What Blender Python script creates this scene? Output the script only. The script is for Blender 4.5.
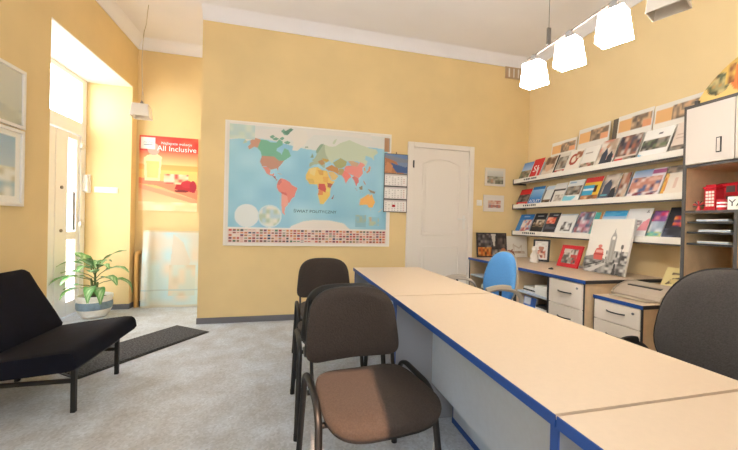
import bpy, math, random
import numpy as np
from mathutils import Matrix, Vector
random.seed(7); RNG = np.random.RandomState(11)
for o in list(bpy.data.objects): bpy.data.objects.remove(o)
SC = bpy.context.scene; COL = SC.collection
PI = math.pi; R = math.radians

# ------------------------------------------------------------------ camera
CAM_H = 1.15
yaw, pitch, roll = R(13.669), R(-0.351), R(1.380)
fw = Vector((math.sin(yaw)*math.cos(pitch), math.cos(yaw)*math.cos(pitch), math.sin(pitch)))
rt = Vector((math.cos(yaw), -math.sin(yaw), 0)); up = rt.cross(fw)
r2 = math.cos(roll)*rt + math.sin(roll)*up; u2 = -math.sin(roll)*rt + math.cos(roll)*up
cd = bpy.data.cameras.new('camera'); cam = bpy.data.objects.new('camera', cd); COL.objects.link(cam)
cd.sensor_width = 36; cd.lens = 326.68/738*36; cd.clip_start = 0.02
cam.matrix_world = Matrix(((r2.x, u2.x, -fw.x, 0), (r2.y, u2.y, -fw.y, 0), (r2.z, u2.z, -fw.z, CAM_H), (0, 0, 0, 1)))
SC.camera = cam
# ------------------------------------------------------------------ world, sun, daylight, exposure
W = bpy.data.worlds.new('world'); SC.world = W; W.use_nodes = True
bg = W.node_tree.nodes['Background']; bg.inputs[0].default_value = (0.88, 0.94, 1.0, 1); bg.inputs[1].default_value = 11.0
vs = SC.view_settings; vs.view_transform = 'Standard'; vs.look = 'None'; vs.gamma = 1; vs.use_curve_mapping = False; vs.exposure = 0.2
sd = bpy.data.lights.new('sun', 'SUN'); sun = bpy.data.objects.new('sun', sd); COL.objects.link(sun)
sd.energy = 13; sd.angle = R(0.6); sd.color = (1.0, 0.60, 0.38)
sun.rotation_euler = Vector((0.092, 1.0, -0.84)).to_track_quat('-Z', 'Y').to_euler()
ad = bpy.data.lights.new('window_daylight', 'AREA'); al = bpy.data.objects.new('window_daylight', ad); COL.objects.link(al)
ad.shape = 'RECTANGLE'; ad.size = 1.6; ad.size_y = 1.9; ad.energy = 38; ad.color = (0.84, 0.92, 1.0)
al.location = (-0.63, -1.12, 1.85); al.rotation_euler = (R(90), 0, 0)     # in the shop window opening, shining into the room

# ------------------------------------------------------------------ helpers
def lin(c):
    if isinstance(c, str):
        c = [int(c[i:i+2], 16)/255 for i in (0, 2, 4)]
    return tuple((x/12.92 if x <= .04045 else ((x+.055)/1.055)**2.4) for x in c)
MATS = {}
def mat(name, col, rough=.6, metal=0, noise=0, scale=30, emit=0, bump=0, coat=0, spec=None, trans=0, col2=None, detail=3):
    if name in MATS: return MATS[name]
    m = bpy.data.materials.new(name); m.use_nodes = True; nt = m.node_tree; b = nt.nodes['Principled BSDF']
    c = lin(col); b.inputs['Base Color'].default_value = (*c, 1); b.inputs['Roughness'].default_value = rough; b.inputs['Metallic'].default_value = metal
    if coat: b.inputs['Coat Weight'].default_value = coat; b.inputs['Coat Roughness'].default_value = .15
    if spec is not None: b.inputs['Specular IOR Level'].default_value = spec
    if trans: b.inputs['Transmission Weight'].default_value = trans
    if emit: b.inputs['Emission Color'].default_value = (*c, 1); b.inputs['Emission Strength'].default_value = emit
    if noise or bump:
        tc = nt.nodes.new('ShaderNodeTexCoord'); n = nt.nodes.new('ShaderNodeTexNoise'); n.inputs['Scale'].default_value = scale; n.inputs['Detail'].default_value = detail
        nt.links.new(tc.outputs['Object'], n.inputs['Vector'])
        if noise:
            mx = nt.nodes.new('ShaderNodeMix'); mx.data_type = 'RGBA'; c2 = lin(col2) if col2 else tuple(x*(1-noise) for x in c)
            mx.inputs['A'].default_value = (*c2, 1); mx.inputs['B'].default_value = (*c, 1)
            mr = nt.nodes.new('ShaderNodeMapRange'); mr.inputs['From Min'].default_value = .3; mr.inputs['From Max'].default_value = .7
            nt.links.new(n.outputs['Fac'], mr.inputs['Value']); nt.links.new(mr.outputs['Result'], mx.inputs['Factor']); nt.links.new(mx.outputs['Result'], b.inputs['Base Color'])
        if bump:
            bp = nt.nodes.new('ShaderNodeBump'); bp.inputs['Strength'].default_value = bump; bp.inputs['Distance'].default_value = .004
            nt.links.new(n.outputs['Fac'], bp.inputs['Height']); nt.links.new(bp.outputs['Normal'], b.inputs['Normal'])
    MATS[name] = m; return m
def print_mat(name, rough, coat=0, bump=0):
    m = mat(name, 'ffffff', rough, coat=coat); nt = m.node_tree
    a = nt.nodes.new('ShaderNodeVertexColor'); a.layer_name = 'print'
    nt.links.new(a.outputs['Color'], nt.nodes['Principled BSDF'].inputs['Base Color']); return m
def pane_mat(name, tint='ffffff', gloss=.08):
    m = bpy.data.materials.new(name); m.use_nodes = True; nt = m.node_tree; nt.nodes.clear()
    o = nt.nodes.new('ShaderNodeOutputMaterial'); t = nt.nodes.new('ShaderNodeBsdfTransparent'); g = nt.nodes.new('ShaderNodeBsdfGlossy'); x = nt.nodes.new('ShaderNodeMixShader')
    t.inputs[0].default_value = (*lin(tint), 1); g.inputs['Roughness'].default_value = .03; x.inputs[0].default_value = gloss
    nt.links.new(t.outputs[0], x.inputs[1]); nt.links.new(g.outputs[0], x.inputs[2]); nt.links.new(x.outputs[0], o.inputs[0]); MATS[name] = m; return m

class B:
    def __init__(s): s.v = []; s.f = []
    def add(s, vs, fs):
        n = len(s.v); s.v += [tuple(v) for v in vs]; s.f += [tuple(i+n for i in f) for f in fs]; return s
    def box(s, x0, x1, y0, y1, z0, z1):
        return s.add([(x, y, z) for x in (x0, x1) for y in (y0, y1) for z in (z0, z1)],
                     [(0, 1, 3, 2), (4, 6, 7, 5), (0, 4, 5, 1), (2, 3, 7, 6), (0, 2, 6, 4), (1, 5, 7, 3)])
    def tube(s, pts, r, n=10, rad=None, ry=None):
        pts = [Vector(p) for p in pts]; N = len(pts); vs = []; prev = None
        for i, p in enumerate(pts):
            t = (pts[min(i+1, N-1)]-pts[max(i-1, 0)]).normalized()
            if prev is None:
                a = Vector((0, 0, 1)) if abs(t.z) < .9 else Vector((1, 0, 0)); nx = t.cross(a).normalized()
            else: nx = (prev-t*prev.dot(t)).normalized()
            prev = nx; ny = t.cross(nx); rr = rad[i] if rad else r; r_y = ry if ry else rr
            vs += [p+nx*rr*math.cos(2*PI*k/n)+ny*r_y*math.sin(2*PI*k/n) for k in range(n)]
        fs = [(i*n+k, i*n+(k+1) % n, (i+1)*n+(k+1) % n, (i+1)*n+k) for i in range(N-1) for k in range(n)]
        fs += [tuple(reversed(range(n))), tuple((N-1)*n+k for k in range(n))]
        return s.add(vs, fs)
    def lathe(s, prof, n=28, c=(0, 0)):
        vs = [(c[0]+r*math.cos(2*PI*k/n), c[1]+r*math.sin(2*PI*k/n), z) for r, z in prof for k in range(n)]
        fs = [(i*n+k, i*n+(k+1) % n, (i+1)*n+(k+1) % n, (i+1)*n+k) for i in range(len(prof)-1) for k in range(n)]
        fs += [tuple(reversed(range(n))), tuple((len(prof)-1)*n+k for k in range(n))]
        return s.add(vs, fs)
    def pad(s, outline, prof, fn=lambda v: v):
        """cushion: closed outline of (x,y), prof of (inset scale, z) from bottom to top, then deformed by fn"""
        n = len(outline); vs = []
        for sc, z in prof: vs += [(x*sc, y*sc, z) for x, y in outline]
        m = len(prof)
        fs = [(i*n+k, i*n+(k+1) % n, (i+1)*n+(k+1) % n, (i+1)*n+k) for i in range(m-1) for k in range(n)]
        vs += [(0, 0, prof[0][1]), (0, 0, prof[-1][1])]
        fs += [((k+1) % n, k, m*n) for k in range(n)] + [((m-1)*n+k, (m-1)*n+(k+1) % n, m*n+1) for k in range(n)]
        return s.add([fn(Vector(v)) for v in vs], fs)
    def prism(s, poly, z0, z1, ax='z'):
        n = len(poly); mk = {'z': lambda a, b, c: (a, b, c), 'y': lambda a, b, c: (a, c, b), 'x': lambda a, b, c: (c, a, b)}[ax]
        return s.add([mk(a, b, z0) for a, b in poly]+[mk(a, b, z1) for a, b in poly],
                     [tuple(reversed(range(n))), tuple(range(n, 2*n))]+[(k, (k+1) % n, n+(k+1) % n, n+k) for k in range(n)])
    def build(s, name, m, parent=None, loc=(0, 0, 0), rot=(0, 0, 0), smooth=False, bevel=0):
        me = bpy.data.meshes.new(name); me.from_pydata(s.v, [], s.f); me.materials.append(MATS[m] if isinstance(m, str) else m)
        import bmesh
        bm = bmesh.new(); bm.from_mesh(me); bmesh.ops.recalc_face_normals(bm, faces=bm.faces); bm.to_mesh(me); bm.free()
        if smooth:
            me.polygons.foreach_set('use_smooth', [True]*len(me.polygons)); me.set_sharp_from_angle(angle=R(50))
        o = bpy.data.objects.new(name, me); COL.objects.link(o); o.location = loc; o.rotation_euler = rot
        if parent: o.parent = parent
        if bevel:
            md = o.modifiers.new('bevel', 'BEVEL'); md.width = bevel; md.segments = 2; md.limit_method = 'ANGLE'
        return o
def tag(o, label=None, cat=None, group=None, kind=None):
    for k, v in (('label', label), ('category', cat), ('group', group), ('kind', kind)):
        if v: o[k] = v
    return o
def empty(name, loc=(0, 0, 0), rz=0, label=None, cat=None, group=None):
    o = bpy.data.objects.new(name, None); COL.objects.link(o); o.location = loc; o.rotation_euler = (0, 0, rz); o.empty_display_size = .1
    return tag(o, label, cat, group)
def copy_tree(o, parent=None):
    kids = list(o.children); c = o.copy(); COL.objects.link(c); c.parent = parent
    for k in kids: copy_tree(k, c)
    return c
def supere(w, h, e, n=40, taper=0):
    out = []
    for k in range(n):
        t = 2*PI*k/n; c, s_ = math.cos(t), math.sin(t)
        x = w/2*math.copysign(abs(c)**(2/e), c); y = h/2*math.copysign(abs(s_)**(2/e), s_)
        out.append((x*(1-taper*(y/h+.5)), y))
    return out
def text(s, size, m, parent, loc, rot=(PI/2, 0, 0), name='lettering', align='CENTER', sx=1):
    cu = bpy.data.curves.new('t', 'FONT'); cu.body = s; cu.size = size; cu.align_x = align; cu.align_y = 'CENTER'; cu.resolution_u = 2
    t = bpy.data.objects.new('t', cu); COL.objects.link(t); bpy.context.view_layer.update()
    me = bpy.data.meshes.new_from_object(t.evaluated_get(bpy.context.evaluated_depsgraph_get())); bpy.data.objects.remove(t)
    me.materials.clear(); me.materials.append(MATS[m]); o = bpy.data.objects.new(name, me); COL.objects.link(o)
    o.parent = parent; o.location = loc; o.rotation_euler = rot; o.scale = (sx, 1, 1); return o

class Canvas:       # flat print as a colour attribute on a fine grid; x right, y up, both 0..1
    def __init__(s, w, h, base):
        s.w, s.h = w, h; s.a = np.zeros((h, w, 3), np.float32); s.a[:] = lin(base)
        s.X, s.Y = np.meshgrid((np.arange(w)+.5)/w, (np.arange(h)+.5)/h)
    def mask(s, m, c): s.a[m] = lin(c); return s
    def r(s, x0, y0, x1, y1, c): return s.mask((s.X >= x0) & (s.X < x1) & (s.Y >= y0) & (s.Y < y1), c)
    def e(s, cx, cy, rx, ry, c): return s.mask(((s.X-cx)/rx)**2+((s.Y-cy)/ry)**2 < 1, c)
    def g(s, x0, y0, x1, y1, ca, cb):
        m = (s.X >= x0) & (s.X < x1) & (s.Y >= y0) & (s.Y < y1); t = np.clip((s.Y-y0)/(y1-y0), 0, 1)[..., None]
        s.a[m] = (np.array(lin(ca))*(1-t)+np.array(lin(cb))*t)[m].astype(np.float32); return s
    def q(s, pts, c): return s.mask(s.inside(pts), c)
    def inside(s, pts):
        m = np.zeros(s.X.shape, bool); n = len(pts)
        for i in range(n):
            (x1, y1), (x2, y2) = pts[i], pts[(i+1) % n]
            if y1 == y2: continue
            m ^= ((y1 > s.Y) != (y2 > s.Y)) & (s.X < (x2-x1)*(s.Y-y1)/(y2-y1)+x1)
        return m
    def p(s, x0, y0, x1, y1, pal, nx=6, ny=6, m=None):
        """busy photo: random blobs of a palette"""
        g = np.array([lin(random.choice(pal)) for _ in range((nx+1)*(ny+1))]).reshape(ny+1, nx+1, 3)
        if m is None: m = (s.X >= x0) & (s.X < x1) & (s.Y >= y0) & (s.Y < y1)
        u = np.clip((s.X-x0)/(x1-x0), 0, .999)*nx; v = np.clip((s.Y-y0)/(y1-y0), 0, .999)*ny
        i = u.astype(int); j = v.astype(int); fu = np.clip((u-i)*1.6-.3, 0, 1)[..., None]; fv = np.clip((v-j)*1.6-.3, 0, 1)[..., None]
        val = (g[j, i]*(1-fu)+g[j, i+1]*fu)*(1-fv)+(g[j+1, i]*(1-fu)+g[j+1, i+1]*fu)*fv
        s.a[m] = val[m]; return s
    def ops(s, L):
        for o in L: getattr(s, o[0])(*o[1:])
        return s
def sheet(name, w, h, cv, th=.004, m='print', parent=None, loc=(0, 0, 0), rot=(0, 0, 0), edge='f2efe8', fn=None):
    """printed plate: front faces -Y, spans x 0..w, z 0..h"""
    nx, ny = cv.w, cv.h
    xs = np.linspace(0, w, nx); zs = np.linspace(0, h, ny); X, Z = np.meshgrid(xs, zs)
    Y = fn(X/w, Z/h) if fn else np.zeros_like(X)
    V = np.stack([X, Y, Z], -1).reshape(-1, 3); nf = len(V)
    idx = np.arange(nx*ny).reshape(ny, nx)
    Fq = np.stack([idx[:-1, :-1], idx[:-1, 1:], idx[1:, 1:], idx[1:, :-1]], -1).reshape(-1, 4)
    per = list(idx[0, :])+list(idx[1:, -1])+list(idx[-1, -2::-1])+list(idx[-2:0:-1, 0])
    n = len(per); P = V[per]; Pb = P+np.array([0, th, 0])
    V2 = np.concatenate([V, P, Pb]); F = [tuple(int(i) for i in f) for f in Fq]
    F += [(nf+(k+1) % n, nf+k, nf+n+k, nf+n+(k+1) % n) for k in range(n)]
    if fn is None: F.append(tuple(nf+n+k for k in reversed(range(n))))
    else:
        Vb = V+np.array([0, th, 0]); o2 = len(V2); V2 = np.concatenate([V2, Vb]); F += [tuple(int(i)+o2 for i in reversed(f)) for f in Fq]
    me = bpy.data.meshes.new(name); me.from_pydata([tuple(map(float, v)) for v in V2], [], F); me.materials.append(MATS[m])
    at = me.color_attributes.new('print', 'FLOAT_COLOR', 'POINT'); C = np.ones((len(V2), 4), np.float32); C[:, :3] = lin(edge); C[:nf, :3] = cv.a.reshape(-1, 3)
    at.data.foreach_set('color', C.ravel())
    o = bpy.data.objects.new(name, me); COL.objects.link(o); o.location = loc; o.rotation_euler = rot
    if parent: o.parent = parent
    if fn: me.polygons.foreach_set('use_smooth', [True]*len(me.polygons)); me.set_sharp_from_angle(angle=R(50))
    return o

# ------------------------------------------------------------------ materials
mat('wall_paint', 'efd39b', .85, noise=.08, scale=2.2, bump=.05)
mat('wall_paint_lamplit', 'f3d9a6', .85, noise=.05, scale=2.2, bump=.05)  # same yellow paint, made paler to carry the bar lamp's glow
mat('ceiling_paint', 'f4f2f5', .9, noise=.04, scale=2)
mat('white_paint', 'f2ece2', .6)
mat('door_white', 'efe6da', .45)
fm = mat('floor_lino', 'c8d0d9', .5, noise=1, col2='b0b1b3', scale=5, detail=12, bump=.05)
nt = fm.node_tree; pb = nt.nodes['Principled BSDF']; src = pb.inputs['Base Color'].links[0].from_socket      # fine speckle over the soft mottling
vo = nt.nodes.new('ShaderNodeTexVoronoi'); vo.inputs['Scale'].default_value = 85; nt.links.new(nt.nodes['Texture Coordinate'].outputs['Object'], vo.inputs['Vector'])
mr = nt.nodes.new('ShaderNodeMapRange'); mr.inputs['From Min'].default_value = 0; mr.inputs['From Max'].default_value = 1; mr.inputs['To Min'].default_value = .82; mr.inputs['To Max'].default_value = 1.18
mu = nt.nodes.new('ShaderNodeVectorMath'); mu.operation = 'SCALE'
nt.links.new(vo.outputs['Color'], mr.inputs['Value']); nt.links.new(src, mu.inputs[0]); nt.links.new(mr.outputs['Result'], mu.inputs['Scale']); nt.links.new(mu.outputs[0], pb.inputs['Base Color'])
mat('baseboard_grey', '6d6c70', .6)
mat('laminate', 'dcc6ab', .42, noise=.03, scale=60)
mat('carcass', 'dcbf99', .5, noise=.1, scale=25)
mat('panel_white', 'bfcddd', .5, noise=.05, scale=40)
mat('panel_shaded', '8d8f94', .5)  # desk side panels, colour darkened for the shade under the tops
mat('worktop_wood', 'd9c3aa', .45, noise=.06, scale=30)
mat('front_white', 'f1e6d8', .45)
mat('case_front', 'cdc2b7', .45)
mat('entrance_white', 'f7f8fb', .4)
mat('edge_blue', '174791', .5)
mat('edge_black', '2b2a2b', .5)
mat('dark_grey', '4c4845', .55)
mat('black_metal', '0b0b0c', .5)
mat('black_plastic', '0f0e0e', .6)
mat('brown_fabric', '3f352f', .95, noise=.35, scale=160, bump=.5)
mat('charcoal_fabric', '4b4643', .95, noise=.35, scale=170, bump=.5)
mat('blue_fabric', '5b9bd8', .9, noise=.12, scale=150, bump=.3)
mat('navy_fabric', '0d0f1d', .9, noise=.35, scale=9, bump=.35, spec=.25)
mat('mat_black', '626264', .95, noise=1, col2='101011', scale=75, bump=.8)
mat('beige_plastic', 'b9ab98', .5)
mat('chrome', 'c9c9cc', .2, metal=1)
mat('steel', '8f8f92', .3, metal=1)
mat('white_plastic', 'efebe3', .4)
mat('ceramic', 'f0ece4', .4, noise=.12, scale=30)
mat('ceramic_blue', '7d93a3', .45, noise=.25, scale=35)
mat('soil', '3a2c22', .95, noise=.5, scale=60)
mat('stem_green', '5d6b3a', .6)
mat('pipe_paint', 'e2ae66', .55)
mat('board_brown', '4b3524', .8)
mat('red_gloss', 'c3182b', .3)
mat('red_frame', 'c9212c', .4)
mat('ink_white', 'ffffff', .6); mat('ink_dark', '1d3340', .6); mat('ink_black', '20201f', .6); mat('ink_blue', '2f6f9f', .6); mat('ink_red', 'b02020', .6)
mat('lamp_lit', 'fff9f0', .4, emit=46)
mat('lamp_glass', 'efe6da', .35)
mat('amber_glass', 'f0d9a4', .35)
mat('device_grey', 'b6a898', .5)
mat('paper', 'f1efe9', .7)
mat('figurine_white', 'ece4da', .5)
mat('vent_grille', 'c7ab8b', .6)
mat('pavement', 'bdb8b0', .9, noise=.1, scale=8)
print_mat('print', .45); print_mat('print_gloss', .42, coat=.08); print_mat('leaf', .4)
pane_mat('window_glass'); pane_mat('shelf_glass', 'cfd8d8', .12); pane_mat('picture_glass', 'ffffff', .06)

# ------------------------------------------------------------------ the room shell
XL, XR, YB, YA, YF = -1.94, 3.20, 3.90, 4.82, -1.20
ZC, ZY = 3.44, 3.315          # ceiling, top of the yellow paint
DX = -2.47                    # plane of the entrance door
def struct(b, name, m, **k): return tag(b.build(name, m, **k), kind='structure')
struct(B().box(-2.62, XR+.1, YF-.1, YA+.1, -.08, 0), 'floor', 'floor_lino')
struct(B().box(-2.62, XR+.1, YF-.1, YA+.1, ZC, ZC+.1), 'ceiling', 'ceiling_paint')
struct(B().box(-.96, XR+.1, YB, YB+.16, 0, ZC), 'wall_back', 'wall_paint')
struct(B().box(-.96, -.80, YB+.16, YA, 0, ZC), 'wall_return', 'wall_paint')
struct(B().box(XL, -.80, YA, YA+.1, 0, ZC), 'wall_alcove', 'wall_paint')
struct(B().box(XR, XR+.1, YF, YB, 0, ZC), 'wall_right', 'wall_paint_lamplit')
JY0, JY1, JZ = 3.25, 4.68, 2.785
struct(B().box(-2.6, XL, YF, JY0, 0, ZC), 'wall_left', 'wall_paint'); struct(B().box(-2.6, XL, JY0, JY1, JZ, ZC), 'wall_header', 'wall_paint'); struct(B().box(-2.6, XL, JY1, YA, 0, ZC), 'wall_jamb', 'wall_paint')
struct(B().box(XL, XR, YF-.1, YF, 0, .85).box(XL, XR, YF-.1, YF, 2.85, ZC).box(XL, -1.45, YF-.1, YF, .85, 2.85).box(.20, XR, YF-.1, YF, .85, 2.85), 'wall_front', 'wall_paint')
struct(B().box(DX+.04, XL, JY0, JY1, JZ-.012, JZ), 'trim_soffit', 'white_paint')
# white frieze above the yellow paint with a soft cove
def frieze(name, ax, at, a0, a1, sgn):
    poly = [(0, ZY), (sgn*.012, ZY), (sgn*.018, ZY+.03), (sgn*.03, ZC-.06), (sgn*.06, ZC-.02), (sgn*.09, ZC-.001), (0, ZC-.001)]
    b = B()
    if ax == 'x': b.prism([(at+p, z) for p, z in poly], a0, a1, 'y')
    else: b.prism([(at+p, z) for p, z in poly], a0, a1, 'x')
    struct(b, name, 'ceiling_paint', smooth=True)
frieze('trim_back', 'y', YB, -.96, XR, -1); frieze('trim_alcove', 'y', YA, XL, -.96, -1)
frieze('trim_left', 'x', XL, YF, YA, 1); frieze('trim_right', 'x', XR, YF, YB, -1)
# baseboards
struct(B().box(-.965, 1.40, YB-.014, YB, 0, .065), 'baseboard_back', 'baseboard_grey', bevel=.003)
struct(B().box(2.38, XR, YB-.014, YB, 0, .065), 'baseboard_corner', 'baseboard_grey')
struct(B().box(DX+.06, XL+.012, JY1-.012, JY1, 0, .065).box(XL, XL+.012, JY1, YA, 0, .065), 'baseboard_jamb', 'baseboard_grey', bevel=.003)
struct(B().box(XL, -.96, YA-.012, YA, 0, .065), 'baseboard_alcove', 'baseboard_grey')
struct(B().box(XL, XL+.012, YF, JY0, 0, .065), 'baseboard_left', 'baseboard_grey')
struct(B().box(-9, -2.64, -6, 12, -.1, -.06), 'pavement', 'pavement')
# shop window behind the camera
w1 = empty('window_1'); tag(w1, kind='structure')
fb = B()
for x0, x1 in ((-1.45, -1.38), (.13, .20)): fb.box(x0, x1, YF-.08, YF-.02, .85, 2.85)
fb.box(-1.38, .13, YF-.08, YF-.02, .85, .92).box(-1.38, .13, YF-.08, YF-.02, 2.78, 2.85); fb.build('window_frame', 'white_paint', w1)
for x0, x1 in ((-1.38, .13),): B().box(x0, x1, YF-.055, YF-.045, .92, 2.78).build('pane', 'window_glass', w1)

bl = empty('added_sun_blind', (-.75, YF+.012, 0), 0, 'added roller blind, out of view, cutting the sun to a narrow strip', 'blind')  # added out of view to narrow the sun to the chair seat
B().box(-.64, .63, .0, .003, .93, 2.80).build('fabric', mat('sun_blind_fabric', 'e6e0d4', .9), bl); B().tube([(-.64, .012, 2.82), (.63, .012, 2.82)], .02, 12).build('roller', 'white_paint', bl, smooth=True); B().box(-.64, .63, -.004, .008, .905, .93).build('bottom_bar', 'white_paint', bl)
# entrance door in the deep reveal on the left
d = empty('door_1', (DX, 0, 0)); tag(d, kind='structure')
fr = B().box(-.05, .05, JY1-.09, JY1-.002, 0, JZ-.012).box(-.05, .05, JY0+.002, JY0+.09, 0, JZ-.012).box(-.05, .05, JY0+.09, JY1-.09, 2.72, JZ-.012).box(-.05, .05, JY0+.09, JY1-.09, 2.10, 2.25)
fr.build('door_frame', 'entrance_white', d, bevel=.006)
B().box(-.012, -.004, JY0+.09, JY1-.09, 2.25, 2.72).build('transom_pane', 'window_glass', d)
yL, yR = 4.185, JY1-.095      # narrow far leaf with its lock; the wider leaf towards the room, unseen, is glazed to add daylight
g0, g1 = 4.38, 4.53
leaf = B().box(-.03, .035, yL, g0, .012, 2.09).box(-.03, .035, g1, yR, .012, 2.09).box(-.03, .035, g0, g1, 2.03, 2.09).box(-.03, .035, g0, g1, .88, .97).box(-.03, .035, g0, g1, .012, .17).build('door_leaf', 'entrance_white', d, bevel=.005)
B().box(-.006, .002, g0, g1, .97, 2.03).build('pane', 'window_glass', leaf); B().box(-.006, .002, g0, g1, .17, .88).build('pane', 'window_glass', leaf)
s0, s1 = JY0+.09, yL-.005
sl = B().box(-.03, .03, s0, s0+.12, .012, 2.09).box(-.03, .03, s1-.12, s1, .012, 2.09).box(-.03, .03, s0+.12, s1-.12, .012, .17).box(-.03, .03, s0+.12, s1-.12, .88, .97).box(-.03, .03, s0+.12, s1-.12, 2.03, 2.09).build('side_leaf', 'entrance_white', d, bevel=.005)
B().box(-.006, .002, s0+.12, s1-.12, .97, 2.03).build('pane', 'window_glass', sl); B().box(-.02, .02, s0+.12, s1-.12, .17, .42).build('panel', 'entrance_white', sl); B().box(-.006, .002, s0+.12, s1-.12, .42, .88).build('pane', 'window_glass', sl)
for z in (1.46, .985): B().lathe([(.018, 0), (.018, .012), (.008, .016)], 14).build('lock', 'steel', leaf, loc=(.035, 4.27, z), rot=(0, PI/2, 0), smooth=True)
for z in (1.98, 1.06): B().tube([(.045, yR+.02, z-.05), (.045, yR+.02, z+.05)], .016, 10).box(.04, .07, yR-.02, yR+.05, z-.02, z+.02).build('hinge', 'white_plastic', d, smooth=True)
B().tube([(.03, 4.40, 1.42), (.085, 4.40, 1.42), (.085, 4.40, .99), (.03, 4.40, .99)], .012, 10).build('pull_handle', 'steel', leaf, smooth=True)

# interior door in the back wall
d = empty('door_2', (0, YB, 0)); tag(d, kind='structure')
dx0, dx1, dz = 1.435, 2.345, 2.185
B().box(dx0-.01, dx0+.065, -.035, -.002, 0, dz).box(dx1-.065, dx1+.005, -.035, -.002, 0, dz).box(dx0+.065, dx1-.065, -.035, -.002, dz-.065, dz).build('door_frame', 'door_white', d, bevel=.006)
lx0, lx1 = dx0+.068, dx1-.068
leaf = B().box(lx0, lx1, -.022, -.002, .008, dz-.068).build('door_leaf', 'door_white', d, bevel=.003)
def moulding(x0, x1, z0, z1, arch):
    pts = [(x0, z0), (x1, z0), (x1, z1-arch)]
    N = 14
    pts += [(x1-(x1-x0)*k/N, z1-arch+arch*math.sin(PI*k/N)) for k in range(1, N)] if arch else [(x1, z1)]
    pts += [(x0, z1-arch)]
    b = B(); n = len(pts)
    b.tube([(a, -.023, z) for a, z in pts]+[(pts[0][0], -.023, pts[0][1])], .009, 8)
    b.build('panel_moulding', 'door_white', leaf, smooth=True)
    cx, cz = (x0+x1)/2, (z0+z1)/2
    B().prism([(cx+(a-cx)*.86, cz+(z-cz)*.93) for a, z in pts], -.028, -.020, 'y').build('raised_panel', 'door_white', leaf, bevel=.006)
px0, px1 = lx0+.13, lx1-.13
moulding(px0, px1, 1.02, 1.99, .07); moulding(px0, px1, .16, .86, 0)
hz = 1.20
B().box(lx1-.075, lx1-.04, -.03, -.022, hz-.10, hz+.08).build('handle_plate', 'white_plastic', leaf, bevel=.004)
B().tube([(lx1-.057, -.03, hz+.03), (lx1-.057, -.07, hz+.03), (lx1-.08, -.075, hz+.03), (lx1-.17, -.072, hz+.03)], .009, 10).build('door_handle', 'white_plastic', leaf, smooth=True)
B().tube([(lx0-.004, -.034, 1.86), (lx0-.004, -.034, 1.95)], .011, 10).build('hinge', 'dark_grey', d, smooth=True)

# ------------------------------------------------------------------ desks
def desk(y0, y1, label, z=.73, x0=.588, x1=1.243, inset=0):
    t = empty('office_desk', ((x0+x1)/2, (y0+y1)/2, 0), 0, label, 'desk', 'cream desks set end to end')
    w, l = (x1-x0)/2, (y1-y0)/2
    top = B().box(-w+.003, w-.003, -l+.003, l-.003, z-.028, z).build('tabletop', 'laminate', t)
    B().box(-w, -w+.003, -l, l, z-.0285, z-.001).box(w-.003, w, -l, l, z-.0285, z-.001).box(-w+.003, w-.003, -l+.0022, -l+.003, z-.0285, z-.014).box(-w+.003, w-.003, l-.003, l-.0022, z-.0285, z-.014).build('edge_band', 'edge_blue', top)
    for a, b_ in ((-l+.004, -l+.026), (l-.026, l-.004)):
        p = B().box(-w+.018+inset, w-.02, a, b_, 0, z-.029).build('side_panel', 'panel_shaded', t)
        B().box(-w+.014+inset, -w+.018+inset, a-.001, b_+.001, 0, z-.029).build('edge_band', 'edge_blue', p)
    B().box(-w+.245, -w+.263, -l+.027, l-.027, .22, z-.03).build('modesty_panel', 'panel_white', t)
    return t
desk(1.803, 3.0, 'cream laminate desk with blue edge whose end is by the white interior door')
desk(.609, 1.799, 'cream laminate desk with blue edge joined between two other desks, drawer pedestal beneath')
desk(-.60, .604, 'cream laminate desk with blue edge butted against the pedestal desk, opposite the white-doored bookcase', inset=.17)
t = empty('drawer_pedestal', (1.09, 1.50, 0), 0, 'white drawer pedestal with blue edges standing under the middle desk', 'drawer unit')
B().box(-.14, .13, -.22, .22, .03, .56).build('body', 'panel_white', t)
B().box(-.145, .13, -.225, .225, 0, .03).build('plinth', 'edge_blue', t); B().box(-.141, .131, .2205, .226, .03, .56).build('edge_band', 'edge_blue', t)
for k in range(3): 
    f_ = B().box(.131, .146, -.215, .215, .05+k*.17, .21+k*.17).build('drawer', 'front_white', t); B().tube([(.146, -.06, .15+k*.17), (.165, -.05, .15+k*.17), (.165, .05, .15+k*.17), (.146, .06, .15+k*.17)], .004, 6).build('handle', 'edge_black', f_)
tag(B().tube([(.86, 1.77, .004), (.83, 1.66, .004), (.80, 1.60, .03), (.76, 1.57, .004), (.72, 1.50, .004), (.74, 1.44, .004)], .004, 6).build('cable', 'white_plastic', smooth=True), 'thin white cable lying on the floor under the desk', 'cable')

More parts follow.
